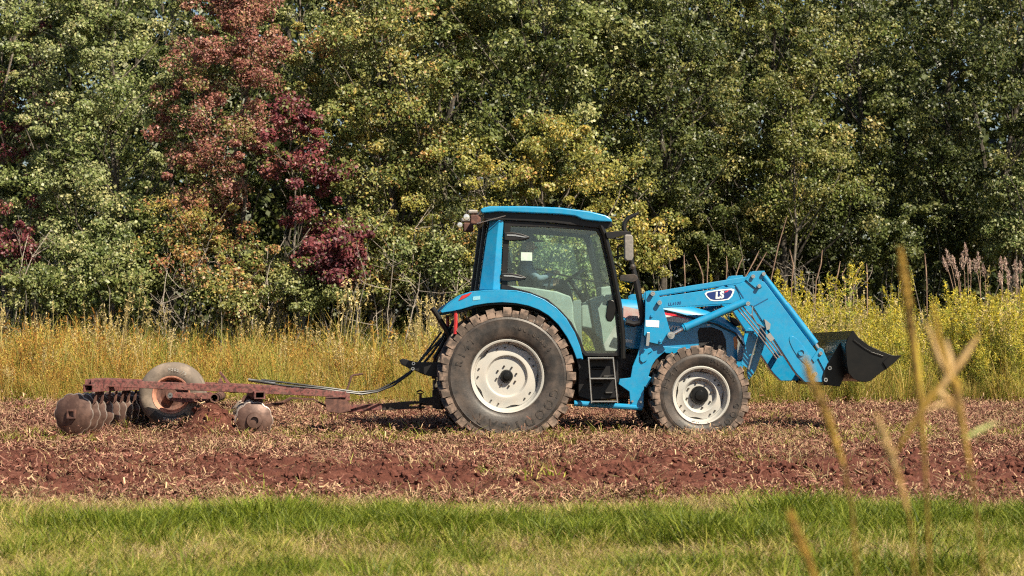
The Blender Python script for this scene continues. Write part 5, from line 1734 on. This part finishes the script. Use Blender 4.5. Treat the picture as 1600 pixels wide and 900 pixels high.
scl = hs_ * (0.6 + 0.45 * r.random(n) + 0.9 * (big - 0.4)) * np.where(isR & (kd < 3), 1.15, 1.0)
scl = np.where(r.random(n) < 0.05, scl * 1.35, scl)
clear = fbm(x * 1.0 + 15, y * 1.0 + 45, 23, 3, 1.3) + 0.10 * r.normal(size=n) < 0.44
scl = np.where(clear, scl * 0.55, scl)
scl = np.clip(scl, 0.22, 1.45)
scatter('meadow_plants', kinds, np.stack([x, y, np.zeros(n)], 1), yawrot(r, n, 0.10), scl, idx, 'tall golden meadow grass and yellow goldenrod behind the soil', 'meadow')

# weeds in the dark under the trees
n = 2200
y = r.uniform(39.0, 48, n); x = r.uniform(-1, 1, n) * (y * 0.29 + 1.0)
k2 = []
for k in range(4): k2.append(proto(*blades(r, 26, 1.0, 0.25, 0.016, [(0.10, 0.13, 0.025), (0.17, 0.20, 0.04), (0.29, 0.27, 0.08)], 0.45, 0.15, 3), 'grass'))
scatter('woodland_grass', k2, np.stack([x, y, np.zeros(n)], 1), yawrot(r, n), 0.6 + 0.8 * r.random(n), r.integers(0, 4, n), 'rank grass in the shade at the foot of the wood', 'grass')

# ------------------------------------------------------------------ single plants that stand out
def ribbon_thing(name, label, cat, group, path, rad, m, base=None):
    base = Vector(path[0]) if base is None else base
    root = empty(name, Matrix.Translation(base)); tag(root, label, cat, group)
    b = MB(); b.tube([Vector(p) - base for p in path], rad, 6); b.build('stem', m, root, angle=60)
    return root, base


G4 = 'dry stalks above the meadow'
DS = [((1204, 440), (1216, 385), (1230, 338), 'tallest dry stalk, leaning right, above the loader elbow'),
      ((1237, 440), (1240, 415), (1234, 390), None), ((1275, 440), (1283, 412), (1285, 390), None), ((1306, 440), (1310, 425), (1313, 408), None),
      ((1334, 440), (1340, 424), (1345, 415), None), ((1355, 442), (1355, 430), (1354, 412), None), ((1448, 442), (1447, 420), (1445, 396), 'straight dry stalk alone between goldenrod and plume grass'),
      ((1135, 432), (1136, 415), (1135, 400), None), ((1150, 430), (1156, 412), (1161, 402), None), ((1165, 432), (1180, 405), (1186, 392), None), ((1098, 430), (1092, 412), (1085, 398), None),
      ((1070, 430), (1069, 412), (1069, 398), None), ((1174, 436), (1184, 418), (1198, 394), None), ((1105, 432), (1107, 400), (1106, 382), None), ((1320, 442), (1316, 428), (1322, 418), None)]
ORD = ['first', 'second', 'third', 'fourth', 'fifth', 'sixth', 'seventh', 'eighth', 'ninth', 'tenth', 'eleventh', 'twelfth', 'thirteenth', 'fourteenth', 'fifteenth', 'sixteenth']
DS.sort(key=lambda t: t[2][0])
for i, (a, m_, c_, lab) in enumerate(DS):
    d = 36.0 + (i % 4) * 0.9
    pa, pm, pc = W(*a, d), W(*m_, d), W(*c_, d)
    foot = Vector((pa.x + (pa.x - pm.x) * 1.0, d, 0))
    root, base = ribbon_thing('dry_stalk', lab or '%s dry stalk from the left above the meadow behind the loader' % ORD[i], 'stalk', G4, [foot, pa, pm, pc], [0.010, 0.011, 0.013, 0.006], 'dry_stem')
# pink plume grass
G5 = 'pink plume grass'
r = np.random.default_rng(530)
PLM = [(0.50, 0.36, 0.30), (0.42, 0.28, 0.25), (0.56, 0.44, 0.36)]
PG = [(1478, 395, 1495, 455), (1473, 406, 1492, 460), (1488, 405, 1500, 458), (1503, 402, 1508, 460), (1508, 386, 1513, 458), (1515, 410, 1516, 462), (1522, 411, 1532, 460), (1528, 400, 1532, 458), (1536, 418, 1540, 462), (1494, 425, 1502, 462),
      (1564, 407, 1566, 455), (1570, 408, 1575, 458), (1576, 428, 1574, 462), (1586, 412, 1588, 456), (1594, 414, 1593, 458), (1562, 430, 1565, 462), (1588, 432, 1590, 462)]
o1_ = sorted(range(10), key=lambda k: PG[k][0]); o2_ = sorted(range(10, len(PG)), key=lambda k: PG[k][0])
rank = {k: j for j, k in enumerate(o1_)}; rank.update({k: j for j, k in enumerate(o2_)})
for i, (tx, ty, bx, by) in enumerate(PG):
    d = 35.5 + (i % 3) * 0.8
    tip, mid = W(tx, ty - 6, d), W(bx, by, d)
    foot = Vector((mid.x + (mid.x - tip.x) * 0.5, d, 0))
    root, base = ribbon_thing('plume_grass', '%s plume from the left in the %s' % (ORD[rank[i]], 'wide clump of pink plume grass' if i < 10 else 'clump of pink plume grass at the right edge'), 'plume grass', G5,
                              [foot, mid, mid.lerp(tip, 0.5) + Vector((0.02, 0, 0)), tip], [0.008, 0.008, 0.006, 0.003], 'dry_stem')
    low = mid.lerp(tip, 0.62 if (tip - mid).length > 0.5 else 0.45)
    V, Fc, C = [], [], []
    for k in range(190):
        t = r.random(); p = low.lerp(tip, t) - base
        sp = 0.042 * math.sin(math.pi * min(1, t * 0.85 + 0.12))
        p += Vector((r.normal() * sp * 0.55, r.normal() * sp * 0.55, 0))
        dv = Vector((r.normal() * 0.4, r.normal() * 0.4, 1)).normalized() * r.uniform(0.015, 0.032); s2 = dv.cross(Vector((r.normal(), r.normal(), 0.2))).normalized() * 0.006
        o = len(V); V += [tuple(p - dv), tuple(p + s2), tuple(p + dv), tuple(p - s2)]; Fc.append((o, o + 1, o + 2, o + 3)); C += [np.array(PLM[r.integers(0, 3)]) * (0.8 + 0.4 * r.random())] * 4
    raw_mesh('plume', np.array(V), np.array(Fc), 'flower', np.array(C), root)

# goldenrod plants that rise above the rest
G6 = 'tall single goldenrods'
for (px, py, d, lab) in ((1140, 400, 36, 'tall goldenrod standing behind the loader arm'), (1390, 424, 34, 'tall goldenrod left of the blurred stalk'), (1424, 420, 34, 'tall goldenrod right of the blurred stalk'), (1190, 520, 33, None)):
    if lab is None: continue
    top = W(px, py, d)
    root = empty('goldenrod', Matrix.Translation((top.x, d, 0))); tag(root, lab, 'goldenrod', G6)
    v, f, c = seedy(r, 3, top.z * 0.97, 0.08, MGR, FLW, 90, 0.16, 30)
    raw_mesh('flowering_stems', v, f, 'flower', c, root)

# blurred weeds close to the camera
G7 = 'blurred stalks close to the camera'
M['near_stem'] = mat('ochre_stalk', (0.33, 0.20, 0.03), 0.8, col2=(0.15, 0.085, 0.02), scale=20)
M['near_tan'] = mat('tan_dry_blade', (0.46, 0.31, 0.14), 0.85, col2=(0.36, 0.21, 0.07), scale=20)
M['near_green'] = mat('pale_green_blade', (0.34, 0.36, 0.13), 0.7)


RN = np.random.default_rng(77)


def near(label, d, stem, rad, heads=(), group=G7):
    pts = [W(x, y, d) for x, y in stem]
    foot = pts[0].copy(); foot.z = 0.0; foot.x += (pts[0].x - pts[1].x) * 0.5
    path = [foot] + pts
    root, base = ribbon_thing('weed_stalk', label, 'weed', group, path, [rad[0]] + list(rad), 'near_stem')
    for (nm, m, line, rd) in heads:
        pts = [W(x, y, d + dd) - base for x, y, dd in line]
        if nm != 'seed_spike':
            b = MB(); b.tube(pts, [q_ * 0.95 for q_ in rd], 6); b.build(nm, m, root, angle=60)
            continue
        b = MB(); b.tube(pts, [0.0025 + 0.42 * q_ for q_ in rd], 5)
        for k in range(150):                                     # bristling seed head
            t = RN.random() * (len(pts) - 1); i = min(int(t), len(pts) - 2)
            p = pts[i].lerp(pts[i + 1], t - i); ax = (pts[i + 1] - pts[i]).normalized(); rr = rd[i] + (rd[i + 1] - rd[i]) * (t - i)
            o = Vector((RN.normal(), RN.normal(), RN.normal())); o = (o - ax * o.dot(ax)).normalized()
            q = p + o * rr * 1.15 + ax * RN.uniform(0.006, 0.020)
            b.tube([p + o * rr * 0.2, (p + q) / 2 + o * rr * 0.2, q], [0.0010, 0.0022, 0.0004], 4)
        b.build(nm, m, root, angle=60)
    return root


near('blurred ochre stalk leaning left in front of the loader arm end', 3.3, [(1338, 900), (1330, 790), (1316, 725)], [0.0022, 0.0024, 0.003],
     [('seed_spike', 'near_stem', [(1318, 730, 0), (1305, 690, 0), (1288, 640, 0), (1268, 590, 0), (1262, 570, 0)], [0.003, 0.007, 0.009, 0.007, 0.002]),
      ('dry_leaf', 'near_tan', [(1275, 620, 0), (1262, 590, 0), (1254, 556, 0)], [0.002, 0.005, 0.002])])
near('blurred tan stalk over the soil right of the loader bucket shadow', 3.2, [(1428, 900), (1424, 830), (1416, 790)], [0.0018, 0.002, 0.0026],
     [('seed_spike', 'near_tan', [(1416, 795, 0), (1404, 750, 0), (1388, 700, 0), (1372, 655, 0)], [0.003, 0.006, 0.007, 0.002]),
      ('dry_leaf', 'near_tan', [(1392, 720, 0), (1380, 690, 0.02), (1376, 668, 0.03)], [0.002, 0.004, 0.002])])
near('blurred short ochre spike at the bottom of the frame', 3.1, [(1285, 960), (1275, 905)], [0.003, 0.004],
     [('seed_spike', 'near_stem', [(1276, 910, 0), (1258, 865, 0), (1240, 820, 0), (1236, 808, 0)], [0.004, 0.008, 0.007, 0.002])])
near('tall blurred ochre stalk with rusty tip right of the bucket', 3.4, [(1452, 900), (1446, 760), (1438, 640), (1424, 520)], [0.002, 0.003, 0.005, 0.007],
     [('seed_spike', 'near_stem', [(1425, 530, 0), (1418, 470, 0), (1412, 430, 0), (1408, 396, 0)], [0.007, 0.008, 0.006, 0.003]),
      ('yellow_leaf', mat('yellow_leaf', (0.42, 0.33, 0.03), 0.8), [(1440, 640, 0), (1432, 570, 0.02), (1420, 500, 0.03), (1416, 440, 0.03)], [0.002, 0.008, 0.008, 0.002])])
near('blurred star of tan dry blades on a stalk at the right', 3.3, [(1536, 900), (1522, 780), (1508, 690), (1498, 640)], [0.002, 0.0025, 0.004, 0.006],
     [('tan_blade', 'near_tan', [(1482, 590, 0), (1465, 560, 0), (1447, 505, 0)], [0.006, 0.007, 0.003]),
      ('tan_blade', 'near_tan', [(1482, 590, 0), (1505, 560, 0), (1528, 525, 0)], [0.006, 0.007, 0.003]),
      ('tan_blade', 'near_tan', [(1482, 590, 0), (1484, 560, 0.02), (1478, 530, 0.03)], [0.006, 0.007, 0.002]),
      ('tan_blade', 'near_stem', [(1482, 590, 0), (1445, 630, 0), (1415, 680, 0), (1396, 712, 0)], [0.007, 0.007, 0.005, 0.002]),
      ('tan_blade', 'near_tan', [(1482, 590, 0), (1466, 612, 0), (1500, 640, 0)], [0.009, 0.008, 0.004]),
      ('tan_blade', 'near_tan', [(1498, 636, 0), (1470, 632, 0), (1445, 642, 0)], [0.004, 0.005, 0.002]),
      ('ochre_blade', 'near_stem', [(1498, 645, 0), (1494, 600, 0), (1482, 585, 0), (1466, 530, 0), (1458, 470, 0)], [0.008, 0.008, 0.006, 0.005, 0.002]),
      ('green_leaf', 'near_green', [(1508, 684, 0), (1530, 672, 0), (1556, 660, 0)], [0.003, 0.006, 0.002])])
